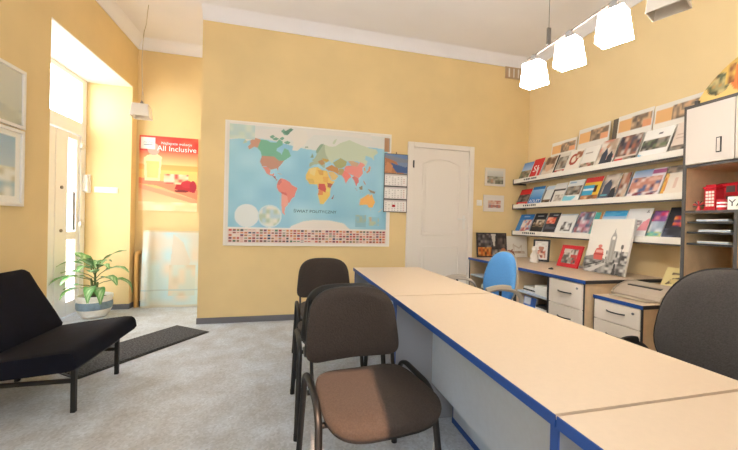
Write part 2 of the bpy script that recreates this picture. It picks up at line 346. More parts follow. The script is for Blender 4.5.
# ------------------------------------------------------------------ visitor chairs
def arc(a, b, c, n=6):
    a, b, c = Vector(a), Vector(b), Vector(c); return [a*(1-t)**2+b*2*t*(1-t)+c*t*t for t in [k/n for k in range(n+1)]]
def visitor_chair(label):
    t = empty('visitor_chair', (0, 0, 0), 0, label, 'chair')
    for s in (-1, 1):
        xf, xt = s*.250, s*.238
        pts = [(xf, .245, .006)]+arc((xt, .185, .40), (xt, .17, .475), (xt, .09, .478))+arc((xt, -.06, .474), (xt, -.14, .470), (xt, -.16, .40))+[(xf, -.235, .006)]
        fr_ = B().tube(pts, .0105, 12, ry=.014).build('side_frame', 'black_metal', t, smooth=True)
        for y in (.245, -.235): B().tube([(xf, y, 0), (xf, y+.0, .03)], .0155, 10).build('foot_cap', 'black_plastic', fr_, smooth=True)
        up_ = [(s*.205, .06, .405)]+arc((s*.205, .12, .405), (s*.205, .185, .405), (s*.205, .195, .48))+[(s*.205, .232, .62), (s*.20, .262, .74)]
        B().tube(up_, .0085, 10, ry=.016).build('back_upright', 'black_metal', t, smooth=True)
    B().tube([(-.238, .10, .405), (.238, .10, .405)], .011, 10).tube([(-.238, -.13, .395), (.238, -.13, .395)], .011, 10).build('cross_bar', 'black_metal', t, smooth=True)
    # seat with a waterfall front
    def fseat(v):
        f = max(0, -v.y-.13)/.1; return Vector((v.x*(1+.05*(-v.y/.22)), v.y-.08, v.z+.428-.022*f*f+.012*abs(v.x/.23)**2))
    o_ = supere(.45, .45, 4.2, 48)
    B().pad(o_, [(.80, -.002), (.95, .0), (.99, .012), (1, .024), (.985, .038), (.94, .046), (.7, .050), (.35, .051)], fseat).build('seat', 'brown_fabric', t, smooth=True)
    B().pad(o_, [(.6, -.016), (.90, -.014), (.965, -.004), (.965, .004)], fseat).build('seat_shell', 'black_plastic', t, smooth=True)
    o_ = [(x*(1-.13*(y/.345+.5))*1.035, y) for x, y in [a if a[1] < 0 else b for a, b in zip(supere(.465, .345, 6.5, 64), supere(.465, .345, 3.3, 64))]]
    def fback(v):    # local x across, y up, z towards the sitter
        return Vector((v.x, .260+.13*v.y-v.z-.9*v.x*v.x, .655+v.y*.98))
    B().pad(o_, [(.97, -.006), (1, .004), (.99, .020), (.95, .028), (.75, .033), (.4, .035)], fback).build('backrest', 'brown_fabric', t, smooth=True)
    B().pad(o_, [(.5, -.024), (.85, -.022), (.975, -.014), (1.005, -.004), (1.005, .002)], fback).build('back_shell', 'black_plastic', t, smooth=True)
    return t
vc = visitor_chair('brown upholstered visitor chair facing away from the map, standing clear in front of two others')
vc['group'] = 'brown visitor chairs along the desks'
c2 = copy_tree(vc); c3 = copy_tree(vc)
vc.location = (.338, 1.36, 0); vc.rotation_euler.z = R(6)
c2.location = (.30, 2.00, 0); c2.rotation_euler.z = R(180+2); c2['label'] = 'brown visitor chair set back to back with another, its black shell showing'
c3.location = (.315, 2.685, 0); c3.rotation_euler.z = R(2); c3['label'] = 'brown visitor chair at the end of the desks, nearest the world map'

# ------------------------------------------------------------------ office chairs (face -Y locally)
def office_chair(name, label, fab, arm, bw, bh, bz, az, shell):
    t = empty(name, (0, 0, 0), 0, label, 'chair'); 
    for k in range(5):
        a = 2*PI*k/5+.3; c, s = math.cos(a), math.sin(a)
        lg = B().tube([(c*.03, s*.03, .11), (c*.15, s*.15, .095), (c*.29, s*.29, .075)], .02, 8, rad=[.026, .022, .016]).build('base_leg', shell, t, smooth=True)
        B().tube([(c*.29-s*.012, s*.29+c*.012, .03), (c*.29+s*.012, s*.29-c*.012, .03)], .0295, 14).tube([(c*.29, s*.29, .03), (c*.29, s*.29, .08)], .006, 6).build('castor', 'black_plastic', lg, smooth=True)
    B().lathe([(.032, .08), (.032, .14), (.026, .15), (.026, .28), (.016, .285), (.016, .41)], 16).build('gas_column', 'black_plastic', t, smooth=True)
    B().box(-.1, .1, -.1, .1, .395, .42).build('mechanism', 'black_metal', t)
    o_ = supere(.47, .46, 3.4, 44)
    B().pad(o_, [(.85, 0), (.96, .006), (1, .03), (.98, .052), (.9, .064), (.6, .066)], lambda v: Vector((v.x, v.y-.02, v.z+.415-.25*max(0, -v.y-.12)**1.5))).build('seat', fab, t, smooth=True)
    o_ = supere(bw, bh, 2.6, 52, .22)
    def fb_(v): return Vector((v.x, .235+.16*v.y-v.z-.7*v.x*v.x, bz+v.y))
    B().pad(o_, [(.95, -.004), (1, .006), (.985, .026), (.93, .040), (.7, .050), (.35, .053)], fb_).build('backrest', fab, t, smooth=True)
    B().pad(o_, [(.5, -.03), (.9, -.026), (1.0, -.014), (1.03, -.004), (1.03, .004)], fb_).build('back_shell', shell, t, smooth=True)
    B().tube([(0, .1, .405), (0, .22, .41), (0, .27, .46), (0, .27, bz)], .012, 8, ry=.03).build('back_stem', 'black_metal', t, smooth=True)
    for s in (-1, 1):
        x = s*.275
        pts = arc((x*.7, .10, .41), (x, .14, .41), (x, .16, .50))+arc((x, .17, .55+az*.5), (x, .16, .615+az), (x, .06, .64+az))+arc((x, 0, .65+az), (x, -.10, .665+az), (x, -.19, .635+az))
        ar = B().tube(pts, .011, 10, ry=.018).build('armrest', arm, t, smooth=True)
        B().tube(arc((x, .05, .655+az), (x, -.06, .682+az), (x, -.19, .65+az)), .012, 10, ry=.024).build('arm_pad', arm, ar, smooth=True)
        B().tube(arc((x*.8, -.05, .41), (x, -.06, .42), (x, -.05, .64+az)), .010, 8, ry=.014).build('arm_strut', 'black_plastic', ar, smooth=True)
    return t
oc = office_chair('office_chair', 'blue upholstered swivel chair with beige armrests behind the desks', 'blue_fabric', 'beige_plastic', .40, .44, .70, 0, 'beige_plastic')
oc.location = (1.63, 2.52, 0); oc.rotation_euler.z = R(-90+8)
oc = office_chair('office_chair', 'charcoal swivel chair with broad padded back beside the white-doored bookcase', 'charcoal_fabric', 'black_plastic', .55, .52, .72, -.045, 'black_plastic')
oc.location = (1.66, .945, 0); oc.rotation_euler.z = R(-90+14)

# ------------------------------------------------------------------ black lounge chair (faces +X)
t = empty('lounge_chair', (-1.5, 2.52, 0), 0, 'low armless lounge chair in black fabric on a black metal frame', 'chair')
def slab(poly, y0, y1, name, m):
    # side outline (x,z) swept across the width with softened side edges
    n = len(poly); cx = sum(p[0] for p in poly)/n; cz = sum(p[1] for p in poly)/n; vs, fs = [], []
    rows = [(y0, .90), (y0+.012, .97), (y0+.04, 1), (y0+.2, 1.0), ((y0+y1)/2, 1.01), (y1-.2, 1.0), (y1-.04, 1), (y1-.012, .97), (y1, .90)]
    for y, sc in rows: vs += [(x, y, cz+(z-cz)*sc if sc > 1 else cz+(z-cz)*sc) if False else (cx+(x-cx)*min(1, .9+sc*.1), y, cz+(z-cz)*sc) for x, z in poly]
    for i in range(len(rows)-1): fs += [(i*n+k, i*n+(k+1) % n, (i+1)*n+(k+1) % n, (i+1)*n+k) for k in range(n)]
    fs += [tuple(reversed(range(n))), tuple((len(rows)-1)*n+k for k in range(n))]
    return B().add(vs, fs).build(name, m, t, smooth=True)
slab([(-.24, .215), (.0, .240), (.27, .262), (.318, .270), (.338, .278), (.349, .295), (.342, .345), (.332, .368), (.315, .380), (.27, .382), (.0, .352), (-.18, .325), (-.22, .31)], -.345, .405, 'seat', 'navy_fabric')
slab([(-.14, .325), (-.185, .42), (-.30, .64), (-.345, .735), (-.375, .755), (-.405, .745), (-.41, .72), (-.37, .62), (-.29, .42), (-.255, .26), (-.21, .235), (-.16, .27)], -.345, .405, 'backrest', 'navy_fabric')
for y in (-.262, .23):
    for x in (.293, -.30): B().box(x-.012, x+.012, y-.012, y+.012, 0, .27 if x > 0 else .24).build('leg', 'black_metal', t, bevel=.002)
    B().box(-.30, .293, y-.010, y+.010, .175, .197).build('side_rail', 'black_metal', t, bevel=.002)
B().box(.281, .305, -.25, .218, .245, .269).build('cross_rail', 'black_metal', t, bevel=.002); B().box(-.312, -.288, -.25, .218, .20, .224).build('cross_rail', 'black_metal', t, bevel=.002)

# floor mat
m_ = [(-1.145, 3.90-.03), (-.775, 3.60), (-1.43, 2.67), (-1.80, 2.97)]
ang = math.atan2(m_[0][1]-m_[3][1], m_[0][0]-m_[3][0])
mo = empty('door_mat', (-1.2875, 3.285, 0), ang-PI/2, 'long charcoal ribbed entrance mat lying diagonally on the grey floor', 'mat')
B().box(-.235, .235, -.56, .56, .001, .008).build('backing', 'black_plastic', mo, bevel=.003)
B().box(-.215, .215, -.54, .54, .008, .014).build('pile', 'mat_black', mo)

# ------------------------------------------------------------------ potted plant
t = empty('potted_plant', (-2.155, 4.38, 0), 0, 'leafy green houseplant in a white ceramic pot with a blue band', 'plant')
PS = .86
t_pot = B().lathe([(.10*PS, 0), (.125*PS, .004), (.16*PS, .04), (.185*PS, .09), (.19*PS, .10)], 36).lathe([(.19*PS, .185), (.188*PS, .20), (.196*PS, .215), (.200*PS, .235), (.196*PS, .25), (.176*PS, .252), (.17*PS, .235), (.17*PS, .20), (.0*PS, .20)], 36).build('pot', 'ceramic', t, smooth=True)
B().lathe([(.188*PS, .098), (.1955*PS, .115), (.1975*PS, .145), (.1955*PS, .17), (.188*PS, .187)], 36).build('blue_band', 'ceramic_blue', t_pot, smooth=True)
B().lathe([(.17*PS, .215), (.08*PS, .235), (.0*PS, .24)], 24).build('soil', 'soil', t, smooth=True)
def leaf_mesh(L, wd, droop, light):
    nx, ny = 7, 9; vs, fs, cs = [], [], []
    for j in range(ny):
        s = j/(ny-1); wv = wd*max(.03, math.sin(PI*min(1, s*.93+.04))**.8*(1-.35*s)); th = -droop*s*s
        for i in range(nx):
            u = i/(nx-1)*2-1
            vs.append((u*wv, L*s*math.cos(th*.6), L*s*math.sin(th*.6)+.22*wv*abs(u)+.006*math.sin(s*14+u*3)))
            e = abs(u); k = max(0, 1-e*1.3)*light*(.6+.4*math.sin(s*23+u*9))
            g = np.array(lin('4f8c42'))*(1-k)+np.array(lin('d8eabc'))*k; cs.append((*g, 1))
    for j in range(ny-1):
        for i in range(nx-1): a = j*nx+i; fs.append((a, a+1, a+nx+1, a+nx))
    me = bpy.data.meshes.new('leaf'); me.from_pydata(vs, [], fs); me.materials.append(MATS['leaf'])
    at = me.color_attributes.new('print', 'FLOAT_COLOR', 'POINT'); at.data.foreach_set('color', np.array(cs, np.float32).ravel())
    me.polygons.foreach_set('use_smooth', [True]*len(fs)); return me
LM = [leaf_mesh(.27, .068, .8, .85), leaf_mesh(.25, .066, 1.35, .7), leaf_mesh(.25, .074, .35, .9), leaf_mesh(.20, .055, .9, .6)]
for k, (dx_, dy_, h_) in enumerate(((0, 0, .52), (-.03, .0, .44), (.03, -.02, .40))):
    B().tube([(dx_*.3, dy_*.3, .18), (dx_, dy_, .2+h_*.4), (dx_*1.3, dy_*1.3, h_)], .013, 8, rad=[.016, .013, .009]).build('stem', 'stem_green', t, smooth=True)
# azimuth (deg, 0 = +X), height where the stalk leaves the stem, stalk rise angle, stalk length, leaf mesh, scale
LV = [(15, .50, 74, .13, 2, 1.1), (160, .50, 66, .12, 2, 1.1), (250, .53, 76, .10, 3, .85), (-10, .44, 44, .13, 0, 1.0), (-35, .40, 26, .13, 0, 1.0), (195, .44, 34, .11, 0, .95), (222, .40, 28, .13, 0, 1.05),
      (-70, .44, 40, .12, 2, 1.0), (250, .40, 34, .13, 0, 1.0), (285, .34, 14, .11, 1, .95), (185, .34, 12, .12, 1, .9), (5, .36, 20, .15, 1, 1.05), (-55, .33, 10, .12, 1, .95), (235, .33, 10, .12, 3, 1.1),
      (75, .50, 72, .08, 3, 1.0), (110, .48, 76, .08, 0, .8), (-100, .50, 64, .10, 2, .9), (320, .48, 56, .11, 3, 1.1), (210, .51, 52, .10, 0, .95), (270, .47, 50, .12, 0, .9)]
for az, h_, el, sl, mi, sc in LV:
    a = R(az); e = R(el); p0 = Vector((.01*math.cos(a), .01*math.sin(a), h_)); dr = Vector((math.cos(a)*math.cos(e), math.sin(a)*math.cos(e), math.sin(e)))
    p1 = p0+dr*sl; o = bpy.data.objects.new('leaf', LM[mi]); COL.objects.link(o); o.parent = t; o.location = p1; o.scale = (sc,)*3
    e2 = R(el*.55); o.rotation_euler = (e2, 0, a-PI/2)
    B().tube([p0, (p0+p1)/2+Vector((0, 0, .01)), p1], .0045, 6).build('leaf_stalk', 'stem_green', t, smooth=True)

# intercom and switches on the reveal
t = empty('intercom_handset', (-2.405, JY1, 1.545), 0, 'white intercom handset on the wall beside the entrance door', 'intercom')
B().box(-.045, .045, -.03, -.001, -.11, .11).build('base', 'white_plastic', t, bevel=.008)
B().box(-.02, .035, -.055, -.03, -.10, .10).build('handset', 'white_plastic', t, bevel=.01)
sw = empty('light_switch', (-2.20, JY1, 1.478), 0, 'white horizontal block of light switches on the entrance reveal', 'switch')
B().box(-.125, .125, -.012, -.001, -.036, .036).build('plate', 'white_plastic', sw, bevel=.003)
for k in range(3): B().box(-.112+k*.077, -.042+k*.077, -.018, -.012, -.028, .028).build('rocker', 'white_plastic', sw, bevel=.002)

# yellow painted pipe, brown board and leaning old map in the alcove
tag(B().tube([(-1.885, 4.755, 0), (-1.89, 4.755, .60)]+arc((-1.89, 4.755, .63), (-1.89, 4.755, .70), (-1.872, 4.765, .70))+[(-1.87, 4.785, .70)], .028, 12).build('pipe', 'pipe_paint', smooth=True), 'yellow painted pipe with an elbow rising from the floor in the alcove corner', 'pipe')
tag(B().box(0, .62, 0, .012, 0, .93).build('backing_board', 'board_brown', loc=(-1.828, 4.745, .002), rot=(R(-2.5), 0, 0)), 'dark brown board leaning behind the faded map in the alcove', 'board')
cv = Canvas(90, 120, 'bcc9c2').p(0, 0, 1, 1, ['c3d6d2', 'd2cdbd', 'b7d3d6', 'cfd0c2', 'd9cbb4', 'b9d2d2'], 5, 6)
cv.q([(.45, .3), (.62, .35), (.72, .6), (.60, .85), (.45, .95), (.42, .6)], 'cfc6b2').p(.4, .15, .8, .55, ['d8c9ae', 'cdbd9f', 'c7cdbd'], 4, 4).r(0, .975, 1, 1, 'd4c39c').r(0, 0, 1, .03, 'c9c4b0').r(0, .22, 1, .235, 'b0bfba')
tag(sheet('rolled_map', .78, .985, cv, .004, 'print_gloss', loc=(-1.815, 4.685, .003), rot=(R(-3.2), 0, 0), fn=lambda u, v: -.05*np.exp(-((u-.10)/.06)**2)*(.4+.6*np.sin(v*PI))+.012*np.sin(u*7)), 'faded laminated wall map leaning against the alcove wall', 'map')
# poster above it
pw, ph = .692, .972
cv = Canvas(110, 150, 'f5c878').g(0, 0, 1, .30, 'f7dba0', 'f2b183').g(0, .30, 1, .55, 'f3c07c', 'f7cf77').g(0, .55, 1, 1, 'f8b968', 'e8392f')
cv.p(.0, .80, 1, 1, ['ea4034', 'e43a30', 'ef6146', 'e73a31'], 5, 2).g(0, .62, 1, .80, 'f9cf8e', 'ee6a50').q([(0, .36), (.3, .34), (1, .16), (1, .30), (.4, .40), (0, .44)], 'ee8a66').q([(0, .30), (1, .10), (1, .16), (0, .36)], 'f3a07a')
cv.q([(.10, .40), (.35, .40), (.38, .72), (.30, .76), (.14, .74), (.08, .70)], 'fae6b0').q([(.14, .44), (.32, .44), (.34, .66), (.12, .66)], 'f8d685').e(.24, .82, .10, .08, 'f6b0a0')
cv.q([(.60, .30), (.95, .26), (.98, .36), (.80, .42), (.64, .38)], 'b8202e').p(.42, .37, .84, .50, ['f6cfa8', 'e9836a', 'f8e3c4', 'd9564a', 'f5b489'], 6, 3).e(.82, .37, .11, .05, 'c32a38').e(.72, .275, .12, .018, '7a2024').e(.92, .34, .06, .08, 'b01e36')
cv.p(0, .0, 1, .12, ['f5e0b4', 'f3d3a0', 'f6e6c2'], 6, 2).r(.03, .82, .26, .975, 'fbfaf8')
po = tag(sheet('poster', pw, ph, cv, .003, loc=(-1.905, YA-.012, 1.245), m='print_gloss'), 'red and orange holiday poster with white lettering in the alcove', 'poster')
text('All Inclusive', .098, 'ink_white', po, (.675, -.002, .815), align='RIGHT')
text('Najlepsze wakacje', .050, 'ink_white', po, (.62, -.002, .885), align='RIGHT')
for k in range(4): B().tube(arc((.05+k*.028, -.0012, .87), (.062+k*.028, -.0012, .925-.01*(k % 2)), (.074+k*.028, -.0012, .87)), .0035, 5, ry=.0008).build('logo_mark', 'ink_blue', po)
B().box(.05, .155, -.002, -.001, .85, .857).build('logo_mark', 'ink_blue', po)
# pendant in the entrance
t = empty('pendant_lamp', (-1.57, 4.0, 2.22), R(8), 'small white glass pendant hanging on a thin cord in the entrance', 'lamp')
def shade(hw0, hw1, h, th=.006):
    b = B()
    def ring(a, z): return [(-a, -a, z), (a, -a, z), (a, a, z), (-a, a, z)]
    vs = ring(hw0, 0)+ring(hw1, h)+ring(hw0-th, 0.0)+ring(hw1-th, h-th)
    fs = [(k, (k+1) % 4, 4+(k+1) % 4, 4+k) for k in range(4)]+[(4, 5, 6, 7)]+[(8+(k+1) % 4, 8+k, 12+k, 12+(k+1) % 4) for k in range(4)]+[(15, 14, 13, 12)]+[(k, 8+k, 8+(k+1) % 4, (k+1) % 4) for k in range(4)]
    return b.add(vs, fs)
shade(.088, .074, .135).build('shade', 'lamp_glass', t, bevel=.01)
B().lathe([(.02, .135), (.02, .15), (.012, .165), (.006, .185)], 12).build('cap', 'steel', t, smooth=True)
B().tube([(0, 0, .17), (.004, 0, .30), (-.006, 0, .60), (.0, .0, .80), (.008, 0, .92), (.03, 0, 1.02), (.035, 0, 1.12), (.045, 0, 1.22)], .0035, 6).build('cord', 'beige_plastic', t, smooth=True)
B().tube([(.02, 0, .15), (.016, 0, .24), (.004, 0, .30)], .0025, 5).build('cord_loop', 'beige_plastic', t, smooth=True)

# framed pictures on the left wall (face +X)
def wall_frame(name, y0, y1, z0, z1, cv, label):
    t = empty(name, (XL, y0, z0), PI/2, label, 'picture')
    w, h = y1-y0, z1-z0; k = .025
    B().box(0, w, -.022, -.002, 0, k).box(0, w, -.022, -.002, h-k, h).box(0, k, -.022, -.002, k, h-k).box(w-k, w, -.022, -.002, k, h-k).build('frame', 'white_paint', t, bevel=.003)
    sheet('print', w-2*k, h-2*k, cv, .004, parent=t, loc=(k, -.010, k)); B().box(k, w-k, -.015, -.013, k, h-k).build('glass', 'picture_glass', t)
cv = Canvas(40, 40, 'c9cfc6').g(0, 0, 1, 1, 'b4bfb4', 'd5d6cd').p(0, 0, 1, .3, ['b4bcae', 'c4cabb', 'aeb8b0'], 6, 3)
wall_frame('framed_picture', 2.40, 2.97, 1.775, 2.205, cv, 'white framed pale grey-green print, the upper of two on the wall by the entrance')
cv = Canvas(50, 50, 'eef0ec').g(.15, .1, .90, .92, 'c8d2cc', '6ea9cf').p(.2, .1, .9, .5, ['dfe5e2', '8fb6c6', 'c9d2c4', 'a9c3c8', 'b7b7a0'], 6, 5)
wall_frame('framed_picture', 2.40, 2.965, 1.21, 1.765, cv, 'white framed blue sea view, the lower of two on the wall by the entrance')

# ------------------------------------------------------------------ world map on the back wall
MW, MH = 1.905, 1.385; FL = .205           # FL: height of the flag strip
cv = Canvas(360, 262, 'ece4da')
u0, u1, v0, v1 = .022, .978, FL/MH, .972
ocean = (cv.X > u0) & (cv.X < u1) & (cv.Y > v0) & (cv.Y < v1)
cv.p(u0, v0, u1, v1, ['93c6da', '9fd0e0', '97cbdc', 'a9d5e2', '8cc2d8'], 9, 6, ocean)
cv.mask(ocean & (cv.Y > .84+.03*np.sin(cv.X*9)), 'dcdcd4')
EQ = .508; KV = 30/125
def ll(lo, la): return (.505+lo/360*.955*(1-.20*min(1.2, abs(la)/75)**2.2), EQ+KV*1.25*math.log(math.tan(PI/4+.4*R(la))))
def land(pts, c): cv.q([ll(*p) for p in pts], c)
land([(-180, 66), (-180, 78), (-150, 80), (-100, 82), (-60, 84), (0, 84), (60, 84), (180, 84), (180, 78), (120, 80), (60, 80), (0, 79), (-20, 72), (-40, 66), (-60, 72), (-120, 72), (-150, 71)], 'e2ddd4')
CAN = [(-141, 70), (-128, 70), (-115, 68), (-100, 68), (-95, 72), (-85, 70), (-82, 66), (-94, 61), (-94, 58), (-82, 55), (-79, 52), (-76, 62), (-65, 60), (-56, 52), (-65, 47), (-70, 44), (-82, 43), (-95, 49), (-124, 49), (-131, 56), (-141, 60)]
land(CAN, '74b393'); 
for lo, la, a in ((-105, 72, 9), (-88, 73, 6), (-72, 69, 9), (-115, 74, 7), (-80, 78, 9), (-90, 80, 6)): land([(lo-a, la), (lo, la+1.8), (lo+a, la+.5), (lo+a*.5, la-1.6), (lo-a*.4, la-1.5)], '74a68b')
land([(-90, 79), (-70, 83), (-62, 82), (-75, 77)], '5f8a72')
land([(-141, 60), (-141, 70), (-156, 71.3), (-166, 68), (-161, 64), (-165, 61), (-158, 57), (-150, 61)], 'c9967a')
land([(-124, 49), (-95, 49), (-82, 43), (-70, 44), (-75, 38), (-81, 31), (-80, 25), (-84, 30), (-97, 27), (-106, 32), (-117, 32.5), (-124, 40)], 'c08a6e')
land([(-117, 32), (-106, 32), (-97, 26), (-97, 19), (-91, 19), (-88, 21), (-88, 16), (-95, 16), (-105, 20), (-110, 27)], 'd98873')
land([(-92, 16), (-84, 15), (-83, 10), (-78, 8), (-82, 7.5), (-88, 13)], 'a35b50')
land([(-84, 22), (-76, 20), (-70, 19), (-74, 20.5)], 'c98a5a')
land([(-55, 60), (-42, 60), (-22, 70), (-18, 77), (-25, 82), (-45, 83), (-62, 81), (-70, 77), (-55, 70)], 'e4ded2')
land([(-80, 1), (-77, 8), (-72, 12), (-62, 10), (-52, 5), (-48, 0), (-35, -6), (-39, -15), (-42, -23), (-48, -26), (-54, -34), (-58, -34), (-58, -25), (-70, -18), (-77, -13), (-81, -5)], 'e07b66')
land([(-77, 8), (-72, 12), (-70, 4), (-76, -2), (-80, 1)], 'c36a5c'); land([(-72, -14), (-60, -16), (-58, -22), (-68, -22)], 'd0604f')
land([(-70, -18), (-58, -22), (-57, -34), (-58, -38), (-65, -42), (-68, -50), (-68, -55), (-74, -50), (-73, -37)], 'e59a85')
land([(-10, 36), (-9, 43), (0, 46), (-4, 48), (3, 51), (8, 57), (6, 62), (18, 70), (30, 70), (40, 66), (45, 60), (40, 48), (28, 44), (28, 36), (22, 37), (14, 42), (3, 41)], 'a9b79a')
land([(5, 59), (11, 59), (20, 66), (28, 71), (18, 70), (8, 64)], '8ba58c'); land([(-8, 51), (-4, 58), (1, 52)], '8aa088'); land([(-24, 64), (-14, 65), (-16, 66.5), (-23, 66)], '9fae98')
land([(10, 46), (22, 50), (28, 44), (20, 40)], 'b78f5e'); land([(22, 52), (40, 50), (32, 46), (24, 48)], 'c9a24e')
land([(30, 70), (45, 68), (60, 69), (75, 73), (105, 77), (135, 73), (160, 70), (180, 69), (180, 65), (163, 60), (160, 54), (155, 58), (140, 60), (135, 54), (141, 52), (132, 43), (120, 50), (100, 51), (85, 50), (70, 54), (52, 50), (46, 44), (40, 48), (33, 56), (30, 62)], 'c4cfb4')
land([(-180, 69), (-170, 66), (-180, 64)], 'bccab0'); land([(52, 72), (60, 76), (68, 77), (58, 71)], 'c4cfb4')
land([(28, 36), (45, 42), (60, 37), (61, 25), (50, 30), (35, 32)], 'c98d4d'); land([(35, 30), (48, 30), (56, 25), (59, 22), (52, 15), (44, 13), (40, 20)], 'e0c079')
land([(48, 46), (70, 54), (85, 49), (80, 42), (68, 37), (55, 38)], 'a9a86f'); land([(61, 25), (61, 37), (75, 36), (70, 24)], 'b6a06a')
land([(75, 36), (80, 42), (95, 43), (110, 42), (120, 50), (132, 46), (122, 40), (121, 30), (110, 21), (98, 24), (88, 28), (78, 31)], 'e58a7e'); land([(88, 50), (100, 51), (116, 48), (110, 42), (95, 43)], 'c9a27f')
land([(68, 24), (75, 34), (88, 27), (91, 22), (85, 19), (80, 13), (77, 8), (73, 18)], 'e77f74')
land([(92, 22), (98, 24), (108, 21), (109, 12), (104, 9), (103, 2), (100, 8), (97, 16)], 'd7736b'); land([(129, 33), (135, 36), (141, 44), (145, 43), (141, 36), (132, 31)], 'cf8f6d'); land([(125, 40), (130, 42), (129, 35), (126, 35)], 'd9a35c')
land([(95, 5), (104, -5), (106, -6), (98, 2)], 'b0695c'); land([(109, 2), (117, 6), (118, -3), (111, -3)], '8f7f62'); land([(120, 18), (125, 10), (125, 7), (120, 13)], 'b37a60'); land([(131, -1), (150, -6), (148, -10), (138, -8)], '8f7a62'); land([(105, -7), (120, -9), (115, -8)], 'a87a60')
land([(-17, 21), (-10, 33), (0, 36), (10, 37), (20, 32), (33, 31), (37, 20), (43, 12), (51, 12), (42, 0), (40, -10), (40, -18), (33, -27), (26, -34), (18, -34), (12, -18), (13, -6), (9, 4), (-8, 4), (-17, 14)], 'e9c363')
land([(-10, 33), (0, 36), (8, 36), (3, 20), (-8, 24)], 'e7cf86'); land([(10, 32), (24, 32), (24, 22), (14, 23)], 'd9a24d'); land([(22, 20), (36, 20), (34, 8), (24, 9)], 'e5ae55'); land([(-14, 14), (0, 14), (4, 6), (-8, 5)], 'd8b45a')
land([(13, 5), (27, 5), (31, -4), (29, -12), (18, -8), (12, -5)], 'd3584a'); land([(33, 8), (46, 6), (41, -2), (34, -1)], 'b0634c'); land([(13, -7), (24, -9), (23, -17), (12, -17)], 'e08c52'); land([(30, -2), (40, -5), (38, -11), (31, -9)], 'e2d36a'); land([(44, -24), (50, -15), (48, -24)], '9a5a62')
land([(114, -22), (122, -18), (131, -12), (137, -12), (136, -16), (142, -11), (146, -19), (153, -27), (150, -37), (141, -38), (135, -33), (125, -33), (115, -34)], 'efb45f'); land([(145, -41), (148, -41), (147, -43)], 'efb45f'); land([(168, -45), (174, -41), (176, -38), (178, -38), (172, -45)], 'd9c9b0')
ant = [(u0+.35, v0), (u0+.36, v0+.02), (.45, v0+.06), (.52, v0+.075), (.60, v0+.075), (.70, v0+.05), (.74, v0)]; cv.q(ant, 'e9e0d6')
cv.e(.125, v0+.095, .068, .093, 'e2e6e2').e(.255, v0+.095, .068, .093, 'cfdfdf').p(.2, v0+.02, .31, v0+.17, ['e6e4d6', 'bcd3d6', 'dcdfce', 'b9c9ae'], 5, 4, ((cv.X-.255)/.06)**2+((cv.Y-v0-.095)/.082)**2 < 1)
cv.r(.775, v0+.02, .845, v0+.125, '8fbccb').p(.775, v0+.06, .845, v0+.125, ['9ab9b9', '8fbccb', 'a9b9a4'], 4, 3).p(.86, v0+.035, .93, v0+.11, ['93c3d2', 'b9c2a4', 'c9b18f', '93c3d2'], 5, 3)
cv.p(u0, .86, .16, v1, ['c9d8c6', 'd3dccb', 'bfd3cd'], 4, 3).r(.955, .845, .985, .965, 'b98a63').r(.985, .845, 1, .965, 'b3a9a0')
cv.r(u0, v0-.012, u1, v0, 'efe7de').mask((cv.Y < v0-.012) & (cv.Y > .022) & (cv.X > .022) & (cv.X < .978), 'e6cfc4')
pal = ['c64b42', 'b5453f', '3b3a3c', '2f3b5e', 'd89a55', 'e9dccb', '4f7a55', 'cf6a58', 'e7c9b5', 'a83a3a', '6f5a52']
NC = 44
for j in range(5):
    for i in range(NC):
        x = .026+(i+.1)*.95/NC; y = .026+j*.0225; c = random.choice(pal); c2 = random.choice(pal)
        cv.r(x, y+.004, x+.016, y+.019, c); cv.r(x, y+.010, x+.016, y+.0145, c2)
mp = tag(sheet('world_map', MW, MH, cv, .004, 'print_gloss', loc=(-.705, YB-.014, .865), edge='d9d2c8'), 'large political world map with a strip of flags on the yellow wall', 'map')
text('ŚWIAT POLITYCZNY', .046, 'ink_dark', mp, (.995, -.0015, .402), sx=1.15)
for z0, z1 in ((MH-.014, MH+.002), (-.002, .012)): B().box(-.006, MW+.006, -.004, .006, z0, z1).build('map_rail', 'white_paint', mp)
for x0, x1 in ((-.006, .010), (MW-.010, MW+.006)): B().box(x0, x1, -.003, .006, .012, MH-.014).build('map_edge', 'white_paint', mp)

# calendar over the map's edge
t = empty('wall_calendar', (1.118, YB-.030, 1.29), 0, 'three-month wall calendar with a mountain photo hanging between map and door', 'calendar')
cw = .305
B().box(0, cw, 0, .006, 0, .725).build('backing', 'dark_grey', t)
cv = Canvas(40, 34, '5a79a0').g(0, 0, 1, 1, '8b95a8', '5f82b4').q([(0, .0), (0, .85), (.5, .6), (.8, .1), (.85, 0)], 'b5764c').q([(.25, .55), (.9, .35), (1, .4), (1, .05), (.55, .05), (.35, .3)], '3f5f94').q([(.0, .1), (.3, .05), (.35, .4), (.1, .6)], 'c98a5c').q([(.0, .8), (.6, .58), (1, .6), (1, .75), (0, .95)], '7f8894')
sheet('photo', cw-.012, .235, cv, .003, parent=t, loc=(.006, -.003, .483))
for k, z in enumerate((.010, .170, .330)):
    cv = Canvas(36, 20, 'efeae4').r(0, .84, 1, 1, 'cfc6c0')
    for r_ in range(5):
        for c_ in range(7):
            if random.random() > .12: x = .06+c_*.13; y = .08+r_*.15; cv.r(x, y, x+.06, y+.07, 'a79e98' if c_ < 6 else 'c07a70')
    s_ = sheet('month_sheet', cw-.018, .142, cv, .003, parent=t, loc=(.009, -.003, z))
    if k == 0: B().box(.10, .14, -.004, -.002, .055, .085).build('date_marker', 'ink_red', s_)
B().tube([(cw/2, .003, .725), (cw/2, .003, .745)], .006, 8).build('hanging_eyelet', 'edge_black', t)

